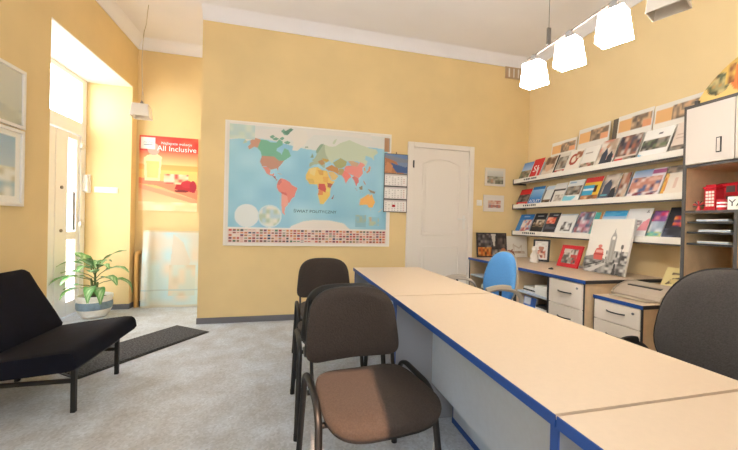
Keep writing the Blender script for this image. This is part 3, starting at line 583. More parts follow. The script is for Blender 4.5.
# two small frames, switch and vent
def small_picture(x0, x1, z0, z1, cv, label):
    o = tag(sheet('small_picture', x1-x0, z1-z0, cv, .012, loc=(x0, YB-.014, z0), edge='ded6cb'), label, 'picture', None)
    return o
cv = Canvas(36, 30, 'e3dacd').p(.12, .14, .88, .62, ['8f8a76', 'a7a48f', '6f6d5c', 'b9b2a0', 'b98d70'], 7, 5).g(.12, .55, .88, .85, 'c9c6bd', 'dcd9d2').p(.5, .12, .88, .32, ['57584a', '77745f', '8f8b7a'], 4, 2)
small_picture(2.53, 2.835, 1.69, 1.93, cv, 'small unframed town view, the upper of two beside the interior door')
cv = Canvas(36, 30, 'e6ddd2').p(.22, .22, .84, .66, ['c9806a', 'b9664f', 'd9b39a', '9a7a78', 'e0c8b4'], 7, 4).r(.22, .42, .84, .47, 'e6ddd2')
small_picture(2.515, 2.825, 1.345, 1.565, cv, 'small white picture of red house fronts, the lower of two beside the interior door')
t = empty('wall_switch', (2.455, YB, 1.455), 0, 'small white light switch on the yellow wall beside the interior door', 'switch')
B().box(-.038, .038, -.012, -.001, -.038, .038).build('plate', 'white_plastic', t, bevel=.004); B().box(-.025, .025, -.017, -.012, -.028, .028).build('rocker', 'white_plastic', t, bevel=.003)
t = empty('air_vent', (2.80, YB, 3.17), 0, 'slotted ventilation grille high on the yellow wall', 'vent')
B().box(0, .26, -.010, -.002, 0, .14).build('plate', 'vent_grille', t)
B().box(-.008, .268, -.014, -.010, -.008, .006).box(-.008, .268, -.014, -.010, .134, .148).build('frame', 'vent_grille', t)
for k in range(7): B().box(.012+k*.036, .026+k*.036, -.018, -.010, .012, .128).build('slat', 'white_paint' if k % 2 else 'vent_grille', t)

# ------------------------------------------------------------------ brochure shelves on the right wall
SY0, SY1 = 1.76, 3.885; SH = [1.742, 1.402, 1.046]
for k, z in enumerate(SH):
    t = empty('display_shelf', (2.968, (SY0+SY1)/2, z), 0, ['uppermost', 'middle', 'lowest'][k]+' of three white brochure shelves with dark lower edge on the wall', 'shelf'); h = (SY1-SY0)/2
    B().box(.012, .228, -h, h, .0, .014).build('shelf_board', 'white_paint', t)
    lip = B().box(0, .012, -h, h, -.006, .048).build('front_lip', 'white_paint', t, bevel=.002)
    B().box(-.002, .022, -h, h, -.020, -.007).build('lower_edge', 'dark_grey', t)
    B().box(-.004, .20, h+.0005, h+.010, -.022, .05).build('end_bracket', 'dark_grey', t)
    b = B(); b.add([(.20, -h, .014), (.20, h, .014), (.222, -h, .25), (.222, h, .25), (.206, -h, .014), (.206, h, .014), (.228, -h, .25), (.228, h, .25)], [(0, 1, 3, 2), (4, 6, 7, 5), (0, 4, 5, 1), (2, 3, 7, 6), (0, 2, 6, 4), (1, 5, 7, 3)])
    b.build('back_panel', 'panel_white', t)
    for q in range(7): B().box(-.0012, 0, h-.20-q*.034-(.024 if q % 3 else .018), h-.20-q*.034, .014, .034).build('lettering', 'ink_dark', lip)
GR = ['8a857d', '5d5a55', 'b5afa6', '43413f', 'a39282', '6f5f52']; CR = ['8a6a5a', '5d5560', 'd9b9a4', '3f3c48', 'b06a58', 'cfc4bb', '7a5a50']
BL = ['2d75b8', '5aa3d6', '1e5a9a', '8fc3e2']
# per shelf: (y far, y near, height, colour, label, print ops, [text])
BR = [[
 (3.84, 3.655, .262, 'c9cfd6', 'city castle brochure with blue sky', [('g', 0, .45, 1, 1, 'b9d0ea', '4a83c9'), ('p', 0, 0, 1, .55, ['8a7a6a', 'b5a28a', '5f5548', '6f7a5a'], 6, 5)], None),
 (3.645, 3.47, .275, 'd3222a', 'red brochure with large white initials', [('r', .62, .0, .72, .55, 'e8e0dc')], ('SI', .13, 'ink_white', .42, .5)),
 (3.44, 3.265, .265, 'cdbfae', 'magazine with a portrait cover', [('p', 0, 0, 1, 1, ['cdb9a4', 'a98a74', 'e0d3c4', '8d7464'], 4, 4), ('e', .5, .55, .3, .28, 'dcb698'), ('p', .1, .6, .9, .95, ['6a4a38', '8a6a52', 'b99a80'], 4, 3)], None),
 (3.255, 3.09, .262, 'd8d2c8', 'black-spined brochure with a red photo strip', [('r', 0, 0, .16, 1, '1f1d1e'), ('p', .2, .3, 1, .85, GR, 4, 4), ('r', .16, 0, 1, .24, 'b03030'), ('p', .3, .05, .9, .2, ['d9c9b9', 'b03030', '6a4a44'], 4, 2)], None),
 (3.08, 2.90, .275, 'eee6da', 'cream brochure with a red ring emblem', [('e', .42, .58, .30, .24, 'a8432f'), ('e', .42, .58, .16, .14, 'eee0d0'), ('p', .5, .6, .95, .9, ['b0704f', 'e3cdb4', '93593f'], 3, 3), ('r', .1, .10, .6, .13, 'c9b9a9')], None),
 (2.89, 2.71, .262, 'f0ebe3', 'white brochure with small photos along its foot', [('p', .05, .05, .95, .32, ['b0433a', '5c6a4c', '8d8074', 'c9b5a0', '4b4742'], 6, 2), ('r', .15, .72, .6, .76, 'b9aea4')], None),
 (2.70, 2.52, .295, 'e6ded4', 'magazine with two dark-suited figures', [('p', 0, .3, 1, 1, ['d9cbbd', 'b7a08c', 'e9e0d6', 'c97f70'], 4, 4), ('q', [(.2, 0), (.25, .5), (.42, .72), (.55, .5), (.62, 0)], '3a4456'), ('q', [(.55, 0), (.6, .4), (.75, .55), (.9, .4), (.95, 0)], '2c3340'), ('e', .43, .76, .09, .08, 'c79a7c')], None),
 (2.50, 2.30, .285, 'd9ccc0', 'holiday magazine with a crowd over a red strip', [('p', 0, .28, 1, 1, CR, 7, 5), ('r', 0, .0, 1, .20, 'cf4038'), ('p', .4, .02, 1, .24, GR, 4, 2)], None),
 (2.28, 2.05, .285, 'f3f1ec', 'white brochure with a group photo and cyan corner', [('p', .05, .32, .95, .66, GR+['6c7a5c'], 8, 3), ('q', [(0, 0), (.55, 0), (.0, .22)], '4db3d8'), ('r', .5, .80, .62, .85, '5b5b66')], None),
 (2.03, 1.80, .285, 'ead9cc', 'pink-cream brochure with a dark photo strip', [('p', .0, .06, 1, .30, GR, 7, 2), ('r', .1, .5, .8, .52, 'c9b0a0'), ('r', .1, .6, .7, .62, 'c9b0a0')], None)],
[(3.875, 3.665, .245, 'd52a2c', 'red brochure with a dark photo across it', [('p', 0, .26, 1, .68, ['2b2b2e', '4a4448', '77706e', '1d1d20'], 5, 4), ('r', .2, .14, .8, .19, 'e8d8d2')], None),
 (3.65, 3.44, .255, '2f78c4', 'blue brochure with white lettering low on its cover', [('g', 0, .35, 1, .85, '2f86cf', '9fc9e6'), ('r', 0, .85, 1, 1, '2f78b6')], ('ROLEY', .062, 'ink_white', .5, .24)),
 (3.42, 3.29, .25, 'e3e4e0', 'pale brochure with brown photo at its foot', [('r', 0, 0, .12, 1, '8b8d84'), ('p', .1, 0, 1, .30, ['5f4a38', '8d7458', '3f352c'], 4, 2), ('r', 0, .8, 1, .95, 'c9d8e6')], None),
 (3.28, 3.11, .262, 'e9e6e0', 'white brochure crossed by a dark letter T', [('r', 0, .62, 1, .70, '3c3a3d'), ('r', .0, .0, .13, .66, '3c3a3d'), ('p', .3, .15, .9, .45, ['c9bdb4', 'e1dad2', 'a79c94'], 4, 3)], None),
 (3.10, 2.89, .275, 'eef0ee', 'white brochure with group photo above a cyan wave', [('p', .05, .38, .95, .74, GR, 8, 3), ('q', [(0, .04), (.5, .08), (.8, .30), (0, .34)], '7fcbe0'), ('r', .1, .88, .5, .93, '9fc0da')], None),
 (2.87, 2.67, .275, 'f0c23f', 'sunny beach brochure in red, yellow and cyan', [('r', 0, .78, 1, 1, 'd8403e'), ('r', 0, .68, 1, .78, 'f2c94a'), ('r', 0, .30, .62, .68, '3fa9d6'), ('r', 0, .48, .62, .56, 'e8f0f2'), ('r', .64, .40, .80, .66, '4a1f24'), ('p', 0, 0, 1, .30, ['c98a5e', 'a9643f', 'e3c09a', '7a5a44'], 6, 3)], None),
 (2.65, 2.49, .285, '6f6f78', 'brochure with a dark-coated couple', [('p', 0, .3, 1, 1, ['cfc0b0', 'a98f7a', '8a8078', 'e2d6c9'], 4, 4), ('q', [(.1, 0), (.15, .6), (.4, .8), (.6, .6), (.65, 0)], '4a5468'), ('q', [(.55, 0), (.65, .45), (.85, .5), (1, .2), (1, 0)], '2d2f38'), ('r', .05, .2, .5, .26, '5fa9b8')], None),
 (2.475, 2.39, .275, '8a5a48', 'narrow brown brochure showing a market street', [('p', 0, 0, 1, 1, ['7a4a3c', 'a9705a', 'c9b09a', '5a3a34', 'cfc7c0'], 3, 6)], None),
 (2.37, 2.10, .28, 'e6e0e4', 'wide brochure with a cheerful family group', [('g', 0, .6, .6, 1, 'dfe3ea', '7fa5cf'), ('r', .6, .82, 1, .96, 'a85a86'), ('p', .05, .2, .95, .75, ['c98a78', 'e3b9a6', '7a3f44', 'f0ddd4', '5a6a8f'], 8, 5), ('p', .2, .04, .9, .25, ['5f7299', '7a3038', 'e3d6d2'], 6, 2)], None),
 (2.09, 1.93, .275, 'efe4d6', 'cream brochure with an orange edge and photo header', [('p', 0, .76, 1, 1, GR, 6, 2), ('r', 0, 0, .18, .76, 'e0ae4f'), ('p', 0, .2, .2, .7, ['e0ae4f', 'd07f4f', 'efcf7f'], 2, 4), ('r', .5, .3, .62, .6, 'e0c4b4')], None),
 (1.92, 1.80, .29, 'b5222a', 'red brochure with a white swirl', [('e', .6, .25, .22, .12, 'e9d9d4'), ('e', .62, .27, .14, .07, 'b5222a'), ('p', .2, .75, 1, 1, GR, 3, 2), ('r', 0, .0, .1, 1, 'e9e2da')], None)],
[(3.88, 3.62, .262, '3b82c4', 'blue brochure with smiling travellers', [('r', 0, .72, 1, 1, '2f7cc4'), ('p', .35, .14, 1, .72, ['d99a80', 'f0c9b4', 'b0566a', '7fb0dc', 'e9e0da'], 6, 5), ('q', [(.3, 0), (1, 0), (1, .22)], 'eef0ee'), ('r', .3, .84, .7, .89, '9fc8ea')], None),
 (3.60, 3.40, .268, '26262b', 'black brochure with a pale photo band', [('p', .08, .34, .95, .68, ['cdbba4', '8a7460', '3f3833', 'e6dccd'], 6, 4), ('r', .25, .83, .75, .88, 'e6e6e6')], None),
 (3.38, 3.20, .272, '34343c', 'dark brochure with a red-orange burst', [('p', .0, .5, .75, .78, ['d8432f', 'e9805a', 'b02a28', 'f0b09a'], 4, 3), ('p', 0, .1, 1, .42, ['3a3f4c', '565a66', '22242b'], 4, 3), ('r', .4, .86, .8, .9, 'cfd6dc')], None),
 (3.19, 2.96, .25, 'eeeeea', 'white card with one black and white photo', [('p', .28, .22, .82, .62, ['3a3a3c', '8d8d8d', 'd5d5d3', '5a5a5c', 'f3f3f1'], 4, 4), ('r', .0, .93, 1, 1, 'b9c4cf')], None),
 (2.94, 2.755, .275, 'b9c0cf', 'collage brochure of pink and grey pictures', [('p', .0, .15, 1, 1, ['c9889a', '8a97ac', 'd9bcc4', '5f6a80', 'e6e0e2', 'a06a70'], 7, 6), ('r', 0, 0, 1, .15, 'e6e2dd')], None),
 (2.745, 2.66, .26, '4fb0ac', 'narrow teal brochure with an orange spine', [('r', .7, .4, 1, 1, 'c98a4f'), ('p', 0, 0, .8, .5, ['4fb0ac', '8fd0c9', '3a8f92'], 3, 3)], None),
 (2.65, 2.42, .275, '6fb9de', 'sky-blue coastal brochure behind the tall canvas', [('g', 0, .5, 1, 1, 'dfeaf0', '2f9ad8'), ('p', 0, .78, 1, .95, ['2f9ad8', '5fb9e6', '3fa9e0'], 5, 2)], None),
 (2.41, 2.20, .285, 'f2f0ee', 'white brochure with a pink corner and small black mark', [('p', .05, .45, .7, .6, ['8a8086', '5a565c', 'c9c0c4'], 5, 2), ('q', [(.6, .3), (1, .3), (1, .7), (.75, .55)], 'e79aa4'), ('q', [(.75, .82), (.82, .92), (.88, .8), (.82, .88)], '33333a')], None),
 (2.185, 2.075, .262, '9fc0b9', 'brochure in bright pink, lilac and teal', [('p', 0, .62, 1, 1, ['d9416a', '8f5a9a', 'e88fa9', '5a3f6a'], 3, 3), ('p', 0, .3, 1, .62, ['b9c4d0', '9aa9ba', 'd9dce0'], 3, 2), ('p', 0, 0, 1, .3, ['3fa0a0', '8fc9a0', '5fb0b9', 'd9d07a'], 3, 3)], None),
 (2.065, 1.80, .285, '22242f', 'navy brochure with an orange and red bloom', [('e', .55, .58, .32, .17, 'd8542f'), ('p', .2, .42, .9, .75, ['e9742f', 'f0a94f', 'd8412f', '5a3a6a', 'c94a5a'], 5, 4), ('p', 0, .05, 1, .38, ['22242f', '3a3f52', '2a2d3a', '565f72'], 5, 4), ('r', .55, .86, .9, .9, 'e0e0e6')], None)]]
RY = ['on the uppermost wall shelf', 'on the middle wall shelf', 'on the lowest wall shelf']
for k, row in enumerate(BR):
    for i, (ya, yb, h, c, lab, ops, tx) in enumerate(row):
        cv = Canvas(30, 38, c).ops(ops)
        lean = 23 if i % 2 else 24.5; h *= 1.06
        o = sheet('travel_brochure', ya-yb, h, cv, .006, 'print', loc=(2.990+.003*(i % 2), ya, SH[k]+.0175), rot=(R(-lean), 0, -PI/2))
        tag(o, lab+', '+RY[k], 'brochure', 'travel brochures '+RY[k])
        if tx: text(tx[0], tx[1], tx[2], o, (tx[3]*(ya-yb), -.0015, tx[4]*h))
# white posters with orange banners standing behind the top row
for ya, yb, h, lab in ((3.42, 3.06, .435, 'beside the portrait magazine'), (3.04, 2.67, .50, 'behind the dark-suited couple magazine'), (2.585, 2.26, .51, 'behind the group photo brochure'), (2.25, 1.90, .50, 'beside the tall bookcase')):
    cv = Canvas(44, 48, 'ece6dc').r(.04, .66, .96, .90, 'eab77c').p(.40, .67, .72, .92, ['8f7a66', 'b59a80', 'd8b48f', '6f6258'], 5, 3).r(.72, .67, .96, .88, 'e6a57c').p(.6, .8, .96, .92, ['a08a74', 'd9b089', '857462'], 5, 2)
    tag(sheet('banner_card', ya-yb, h, cv, .005, loc=(3.095, ya, SH[0]+.0165), rot=(R(-8), 0, -PI/2)), 'tall white display card with an orange photo banner, '+lab, 'poster', 'display cards behind the top brochures')
tag(sheet('dark_folder', .05, .50, Canvas(4, 12, '6a6256'), .012, loc=(3.125, 2.65, SH[0]+.018), rot=(R(-6), 0, -PI/2), edge='5a5248'), 'narrow dark folder standing between the white display cards', 'folder')

# ------------------------------------------------------------------ low cabinets along the right wall
CX0, CX1 = 2.30, 3.185; CZ = .732
def shelf_unit(y0, y1, label, name='open_cabinet', drawers=None):
    t = empty(name, (CX0, (y0+y1)/2, 0), 0, label, 'cabinet'); h = (y1-y0)/2; dp = CX1-CX0-.02
    for a, b_ in ((-h, -h+.02), (h-.02, h)):
        p = B().box(.012, dp, a, b_, 0, CZ-.03).build('side_panel', 'carcass', t); B().box(.008, .012, a, b_, 0, CZ-.03).build('edge_band', 'edge_black', p)
    B().box(dp-.012, dp, -h+.02, h-.02, .02, CZ-.03).build('back_panel', 'panel_white', t)
    return t, h, dp
t, h, dp = shelf_unit(2.96, 3.86, 'open-shelved cabinet in the corner behind the blue chair')
for z in (.06, .28, .50): B().box(.02, dp-.012, -h+.02, h-.02, z, z+.018).build('shelf', 'panel_white', t)
t, h, dp = shelf_unit(2.50, 2.955, 'open-shelved cabinet full of papers between corner cabinet and drawers')
for z in (.06, .27, .478): B().box(.02, dp-.012, -h+.02, h-.02, z, z+.018).build('shelf', 'panel_white', t)
t, h, dp = shelf_unit(2.128, 2.496, 'three-drawer wooden cabinet with white fronts under the tall canvas', 'drawer_cabinet')
def drawer_fronts(t, h, zs, hx=-.004):
    for i, (z0, z1) in enumerate(zs):
        f_ = B().box(hx, hx+.018, -h+.012, h-.012, z0, z1).build('drawer', 'front_white', t, bevel=.002)
        zc = z0+(z1-z0)*.55
        B().tube(arc((hx, .07, zc), (hx-.03, .04, zc), (hx-.024, 0, zc), 4)+arc((hx-.024, 0, zc), (hx-.03, -.04, zc), (hx, -.07, zc), 4)[1:], .0055, 8).build('handle', 'edge_black', f_, smooth=True)
        if i == len(zs)-1: B().lathe([(.009, 0), (.009, .004), (.005, .005)], 12).build('lock', 'steel', f_, loc=(hx, -h+.06, z1-.04), rot=(0, -PI/2, 0))
drawer_fronts(t, h, [(.04, .26), (.265, .485), (.49, .695)])
B().box(.02, dp-.02, -h+.02, h-.02, .03, .69).build('drawer_body', 'carcass', t)
wt = empty('worktop', (CX0, 0, 0), 0, 'long wood-look worktop with blue edge across the low cabinets', 'worktop')
top = B().box(.0, CX1-CX0, 2.120, 3.87, CZ-.028, CZ).build('board', 'worktop_wood', wt)
B().box(-.004, 0, 2.116, 3.87, CZ-.029, CZ-.001).build('front_edge', 'edge_blue', top); B().box(0, CX1-CX0, 2.116, 2.120, CZ-.029, CZ-.001).build('end_edge', 'edge_black', top)
# papers and boxes on the open shelves
def stack(name, x, y, z, w, d_, h, m, label, n=4, cat='papers'):
    t = empty(name, (x, y, z), random.uniform(-.08, .08), label, cat)
    for k in range(n):
        a = random.uniform(-.01, .01); B().box(-w/2+a, w/2+a, -d_/2, d_/2, h*k/n+.0005, h*(k+1)/n).build('sheaf', m[k % len(m)], t)
    return t
stack('paper_stack', 2.47, 2.80, .497, .22, .17, .05, ['paper', 'edge_black', 'paper'], 'stack of papers and dark folders on the upper cabinet shelf')
stack('paper_stack', 2.45, 2.62, .497, .24, .16, .09, ['paper'], 'thick white ream of paper on the upper cabinet shelf', 3)
stack('binder_stack', 2.46, 2.635, .289, .20, .16, .10, ['edge_black', 'paper', 'dark_grey', 'paper'], 'dark and white binders stacked on the middle cabinet shelf', 5, 'binders')
o = tag(sheet('blue_catalogue', .17, .15, Canvas(14, 14, '2f62b4').r(.1, .5, .6, .9, 'e6ecf2').r(.3, .1, .9, .4, '7fa9dc'), .02, loc=(2.36, 2.90, .2915), rot=(R(-8), 0, -PI/2)), 'small blue and white catalogue propped on the middle cabinet shelf', 'catalogue')
stack('paper_stack', 2.50, 3.50, .519, .26, .20, .08, ['paper', 'edge_blue', 'paper'], 'white and blue papers stacked in the corner cabinet', 4)
stack('paper_stack', 2.50, 3.55, .299, .26, .22, .12, ['paper', 'paper', 'dark_grey'], 'tall pile of paper low in the corner cabinet', 5)

# lower drawer cabinet with the laminator
t = empty('drawer_cabinet', (2.385, 1.93, 0), 0, 'lower drawer cabinet with blue-edged top carrying the laminator', 'cabinet'); h = .187; LZ = .622
for a, b_ in ((-h, -h+.02), (h-.02, h)):
    p = B().box(.012, .60, a, b_, 0, LZ-.028).build('side_panel', 'carcass', t); B().box(.004, .012, a, b_, 0, LZ-.028).build('edge_band', 'edge_black', p)
B().box(.02, .59, -h+.02, h-.02, .03, LZ-.03).build('drawer_body', 'carcass', t)
drawer_fronts(t, h, [(.04, .235), (.24, .44), (.445, .59)])
top = B().box(.0, .72, -h-.0, h, LZ-.026, LZ).build('top', 'laminate', t)
B().box(-.004, 0, -h-.004, h+.002, LZ-.027, LZ-.001).build('front_edge', 'edge_blue', top); B().box(0, .72, -h-.004, -h, LZ-.027, LZ-.001).build('end_edge', 'edge_black', top)
t = empty('laminator', (2.73, 1.935, LZ), R(0), 'beige desktop laminator with curved cover on the low drawer cabinet', 'laminator')
prof = [(-.16, .0), (-.17, .02), (-.15, .045), (-.10, .075), (-.03, .10), (.06, .108), (.13, .09), (.16, .05), (.16, 0)]
B().prism(prof, -.17, .17, 'y').build('cover', 'device_grey', t, bevel=.006)
for s in (-1, 1): B().prism([(a*1.04, z*1.05) for a, z in prof], s*.17, s*.182, 'y').build('end_cap', 'beige_plastic', t, bevel=.004)
B().box(-.24, -.165, -.14, .14, .004, .010).build('feed_tray', 'beige_plastic', t)
B().box(-.08, -.05, -.12, .12, .082, .092).build('feed_slot', 'dark_grey', t)
cv = Canvas(40, 44, 'f0dfa0').q([(.1, .35), (.25, .6), (.5, .7), (.7, .62), (.9, .72), (.86, .5), (.6, .48), (.4, .35), (.3, .42)], '5a4a32').e(.35, .5, .14, .1, 'e9d28f').e(.66, .58, .10, .08, 'd9c27f').p(.2, .72, .8, .84, ['4f4230', 'f0dfa0', '6a5a3c'], 6, 2).q([(.15, .2), (.6, .25), (.75, .1), (.2, .12)], '8a7448').e(.7, .3, .10, .12, '6a5636').e(.7, .3, .06, .08, 'f0dfa0')
tag(sheet('yellow_booklet', .26, .25, cv, .012, loc=(2.965, 2.06, LZ+.008), rot=(R(-33), 0, -PI/2+R(6))), 'yellow booklet with dark drawings leaning behind the laminator', 'booklet')

# things on the worktop
def framed(name, w, h, cv, fm, k, loc, rot, label, cat='picture', th=.018):
    t = bpy.data.objects.new(name, None); COL.objects.link(t); t.location = loc; t.rotation_euler = rot; tag(t, label, cat)
    B().box(0, w, 0, th, 0, k).box(0, w, 0, th, h-k, h).box(0, k, 0, th, k, h-k).box(w-k, w, 0, th, k, h-k).build('frame', fm, t, bevel=.002)
    sheet('print', w-2*k, h-2*k, cv, .006, parent=t, loc=(k, .004, k)); return t
WZ = CZ+.001
cv = Canvas(56, 42, '3a3634').p(0, .3, .5, 1, ['3f3a3a', '6a6468', '55504f', '8a827c', '2e2b2c'], 7, 6).p(.5, .2, 1, 1, ['5a4f4c', '3a3536', '7a6a62', '2a2728'], 6, 6).q([(.48, 1), (.64, 1), (.60, .45), (.55, .45)], 'd5d0c6').p(.0, .02, .48, .40, ['c9662a', 'd98a3f', '8a4420', 'e0a45a', '3a2a20'], 7, 3).p(.48, .02, .8, .3, ['8a857f', '55504c', 'b5aea6'], 4, 3).e(.9, .25, .09, .12, 'c98058')
framed('framed_picture', .448, .325, cv, 'edge_black', .014, (2.40, 3.815, WZ+.002), (R(-6), 0, 0), 'black framed city street photo with orange taxis in the corner')
cv = Canvas(56, 44, 'efe9de').p(.3, .18, .85, .30, ['c9b5a0', 'e0d3c2', 'b99f88'], 8, 2).q([(.30, .2), (.33, .2), (.33, .55), (.36, .2), (.38, .2), (.38, .52), (.6, .40), (.72, .5), (.72, .2), (.74, .2), (.74, .55), (.71, .6), (.6, .46), (.38, .58), (.34, .64), (.30, .6)], 'd5c6b4').r(.2, .18, .9, .21, 'cbb8a2')
tag(sheet('bridge_sketch', .325, .285, cv, .018, loc=(2.855, 3.835, WZ+.002), rot=(R(-5), 0, 0)), 'white canvas with a faint sketch of a bridge in the corner', 'picture')
cv = Canvas(30, 40, 'e6ded6').p(.25, .1, .85, .5, ['c0553f', 'd8a48a', '8a4a3c', 'e3c9b5'], 4, 4).e(.5, .62, .2, .14, 'b98068').p(.1, .7, .9, .95, ['e9e4dd', 'd5cec6'], 3, 2)
framed('framed_picture', .185, .27, cv, 'edge_black', .022, (2.90, 3.42, WZ+.005), (R(-14), 0, R(-52)), 'dark framed portrait photo behind the white figurine')
t = empty('figurine', (2.82, 3.29, WZ), 0, 'small white figurine standing in front of the dark framed photo', 'figurine')
B().lathe([(.045, 0), (.05, .01), (.042, .05), (.028, .10), (.02, .13)], 20).build('body', 'figurine_white', t, smooth=True)
B().lathe([(.004, .12), (.022, .135), (.03, .158), (.022, .182), (.004, .19)], 20).build('head', 'figurine_white', t, smooth=True)
for s in (-1, 1): B().tube([(s*.02, 0, .11), (s*.05, -.01, .085), (s*.058, -.02, .05)], .011, 8).build('wing', 'figurine_white', t, smooth=True)
t = empty('decor_ball', (2.79, 3.70, WZ), 0, 'small brown woven ball on the worktop beside the taxi photo', 'ornament')
B().lathe([(.01, 0), (.05, .012), (.068, .05), (.05, .095), (.01, .11)], 18).build('ball', mat('woven_brown', '9a5f42', .8, noise=.5, scale=60), t, smooth=True)
B().tube([(.03, 0, .10), (.045, 0, .115)], .008, 6).build('knot', 'woven_brown', t)
cv = Canvas(40, 34, 'b9b2a9').p(0, 0, 1, 1, GR+['cfc9c0', 'b5453f'], 8, 6).r(.55, .4, .95, .62, 'b54a44').r(0, .75, .5, 1, 'cfc6bd')
framed('framed_picture', .26, .24, cv, 'red_frame', .040, (2.84, 2.98, WZ+.006), (R(-20), 0, -PI/2), 'bright red framed street photo leaning on the worktop')
stack('leaflet_stack', 3.00, 2.745, WZ, .13, .09, .025, ['paper', 'panel_white'], 'small pile of white leaflets beside the red frame', 3)
tag(sheet('small_leaflet', .10, .165, Canvas(16, 22, 'd5d9d4').r(.1, .7, .9, .9, '7fb5b0').p(0, .1, 1, .6, ['b9beb9', 'e0e0dc', '9fb0ac'], 4, 4), .004, loc=(2.995, 2.80, WZ+.026), rot=(R(-16), 0, -PI/2)), 'small pale green leaflet standing between red frame and tall canvas', 'leaflet')
cv = Canvas(90, 100, 'e9e3d9').g(0, .35, 1, 1, 'ece6dc', 'e6e0d6').q([(0, 0), (1, 0), (1, .20), (.75, .30), (.5, .26), (.25, .33), (0, .28)], '8d8a86')
cv.p(0, 0, 1, .24, ['6f6d6a', 'a9a6a2', '4f4d4b', 'c9c6c1', '8a8784'], 12, 5).q([(0, .02), (.5, .20), (.55, .18), (.2, 0)], 'c9c6c2').q([(.0, .12), (.42, .22), (.42, .20), (.0, .08)], '4a4846').p(.5, .2, 1, .42, ['8a8784', '5a5856', 'd5d1ca', '3f3d3c', 'b5b1ab'], 12, 5)
cv.q([(.545, .22), (.55, .66), (.565, .70), (.60, .76), (.615, .83), (.63, .76), (.665, .70), (.68, .66), (.685, .22)], 'a9a59e').q([(.58, .62), (.65, .62), (.65, .68), (.58, .68)], 'd5d0c8').r(.575, .25, .59, .60, '8d8983').r(.64, .25, .655, .60, '8d8983').e(.615, .65, .035, .028, 'efe9df').q([(.82, .18), (.84, .56), (.86, .18)], '55524f').e(.84, .50, .03, .04, '6a6764')
cv.q([(.22, .24), (.20, .34), (.24, .44), (.30, .46), (.36, .46), (.42, .43), (.44, .34), (.43, .24)], 'cf5a50').r(.21, .33, .44, .355, 'a83a36').r(.25, .37, .41, .42, 'e3a79e').e(.33, .49, .05, .03, 'd9837a').q([(.7, 0), (.78, 0), (.76, .2), (.73, .2)], '3f3d3c')
tag(sheet('city_canvas', .405, .515, cv, .022, loc=(2.81, 2.62, WZ+.006), rot=(R(-13), 0, -PI/2)), 'tall canvas of a grey clock tower with a red bus leaning on the worktop', 'picture')
tag(B().lathe([(.008, 0), (.022, .002), (.022, .012), (.010, .016), (.004, .018)], 14).tube([(.015, .01, .010), (.035, .03, .012), (.045, .035, .010)], .006, 6).build('key_fob', 'edge_black', loc=(2.53, 2.72, WZ), smooth=True), 'small black key fob lying on the worktop near its blue edge', 'key fob')

# ------------------------------------------------------------------ tall bookcase with white doors (faces -X)
BX, BY1, BY0, BT = 2.712, 1.738, .90, 2.025; D = XR-.008-BX; Wd = BY1-BY0
t = empty('bookcase', (BX, BY1, 0), 0, 'tall wood bookcase with dark edges and white upper doors', 'bookcase')
def bb(y0, y1, z0, z1, name, m, x0=0, x1=D, **k): return B().box(x0, x1, -y1, -y0, z0, z1).build(name, m, t, **k)     # y measured from the far side towards the camera
for y in (0, Wd-.022):
    p = bb(y, y+.022, 0, BT-.024, 'side_panel', 'carcass', .004); bb(y, y+.022, 0, BT-.024, 'edge', 'dark_grey', 0, .004).parent = p
p = bb(0, Wd, BT-.024, BT, 'top_panel', 'carcass', .004); bb(0, Wd, BT-.024, BT, 'edge', 'dark_grey', 0, .004).parent = p
bb(.022, Wd-.022, .02, BT-.024, 'back_panel', 'carcass', D-.012, D)
for z in (1.590, 1.272, .74, .05):
    p = bb(.022, Wd-.022, z, z+.018, 'shelf', 'carcass', .006, D-.012); bb(.022, Wd-.022, z, z+.018, 'edge', 'dark_grey', .002, .006).parent = p
DV = .262
p = bb(.022+DV, .022+DV+.018, .758, 1.272, 'divider', 'carcass', .006, D-.012); bb(.022+DV, .022+DV+.018, .758, 1.272, 'edge', 'dark_grey', .002, .006).parent = p
for k in range(3):
    y0 = .024+k*(Wd-.048)/3; y1 = y0+(Wd-.048)/3-.004
    dr = bb(y0, y1, 1.610, BT-.026, 'door', 'case_front', -.016, .002, bevel=.002)
    hy = y1-.075 if k != 1 else y0+.06
    B().box(-.022, -.016, -hy-.014, -hy+.014, 1.665, 1.765).build('handle', 'edge_black', dr, bevel=.004)
    B().box(-.0235, -.022, -hy-.008, -hy+.008, 1.672, 1.758).build('handle_inset', 'case_front', dr)
for z in (1.205, 1.135, 1.055):
    g_ = bb(.024, .022+DV-.002, z, z+.006, 'glass_shelf', 'shelf_glass', .03, D-.03)
    B().box(.018, .030, -.022-DV+.004, -.024, z-.004, z+.010).build('front_strip', 'edge_black', g_)
def in_case(b, name, m, y, x, z, label, cat): return tag(b.build(name, m, loc=(BX+x, BY1-y, z), smooth=False, bevel=.002), label, cat)
for z, xx, lab in ((1.212, .14, 'upper'), (1.142, .16, 'middle'), (1.062, .15, 'lower')):
    stack('letter_pile', BX+xx, BY1-.15, z, .2, .17, .018, ['paper', 'panel_white'], 'flat pile of white letters on the %s glass shelf of the bookcase' % lab, 3)
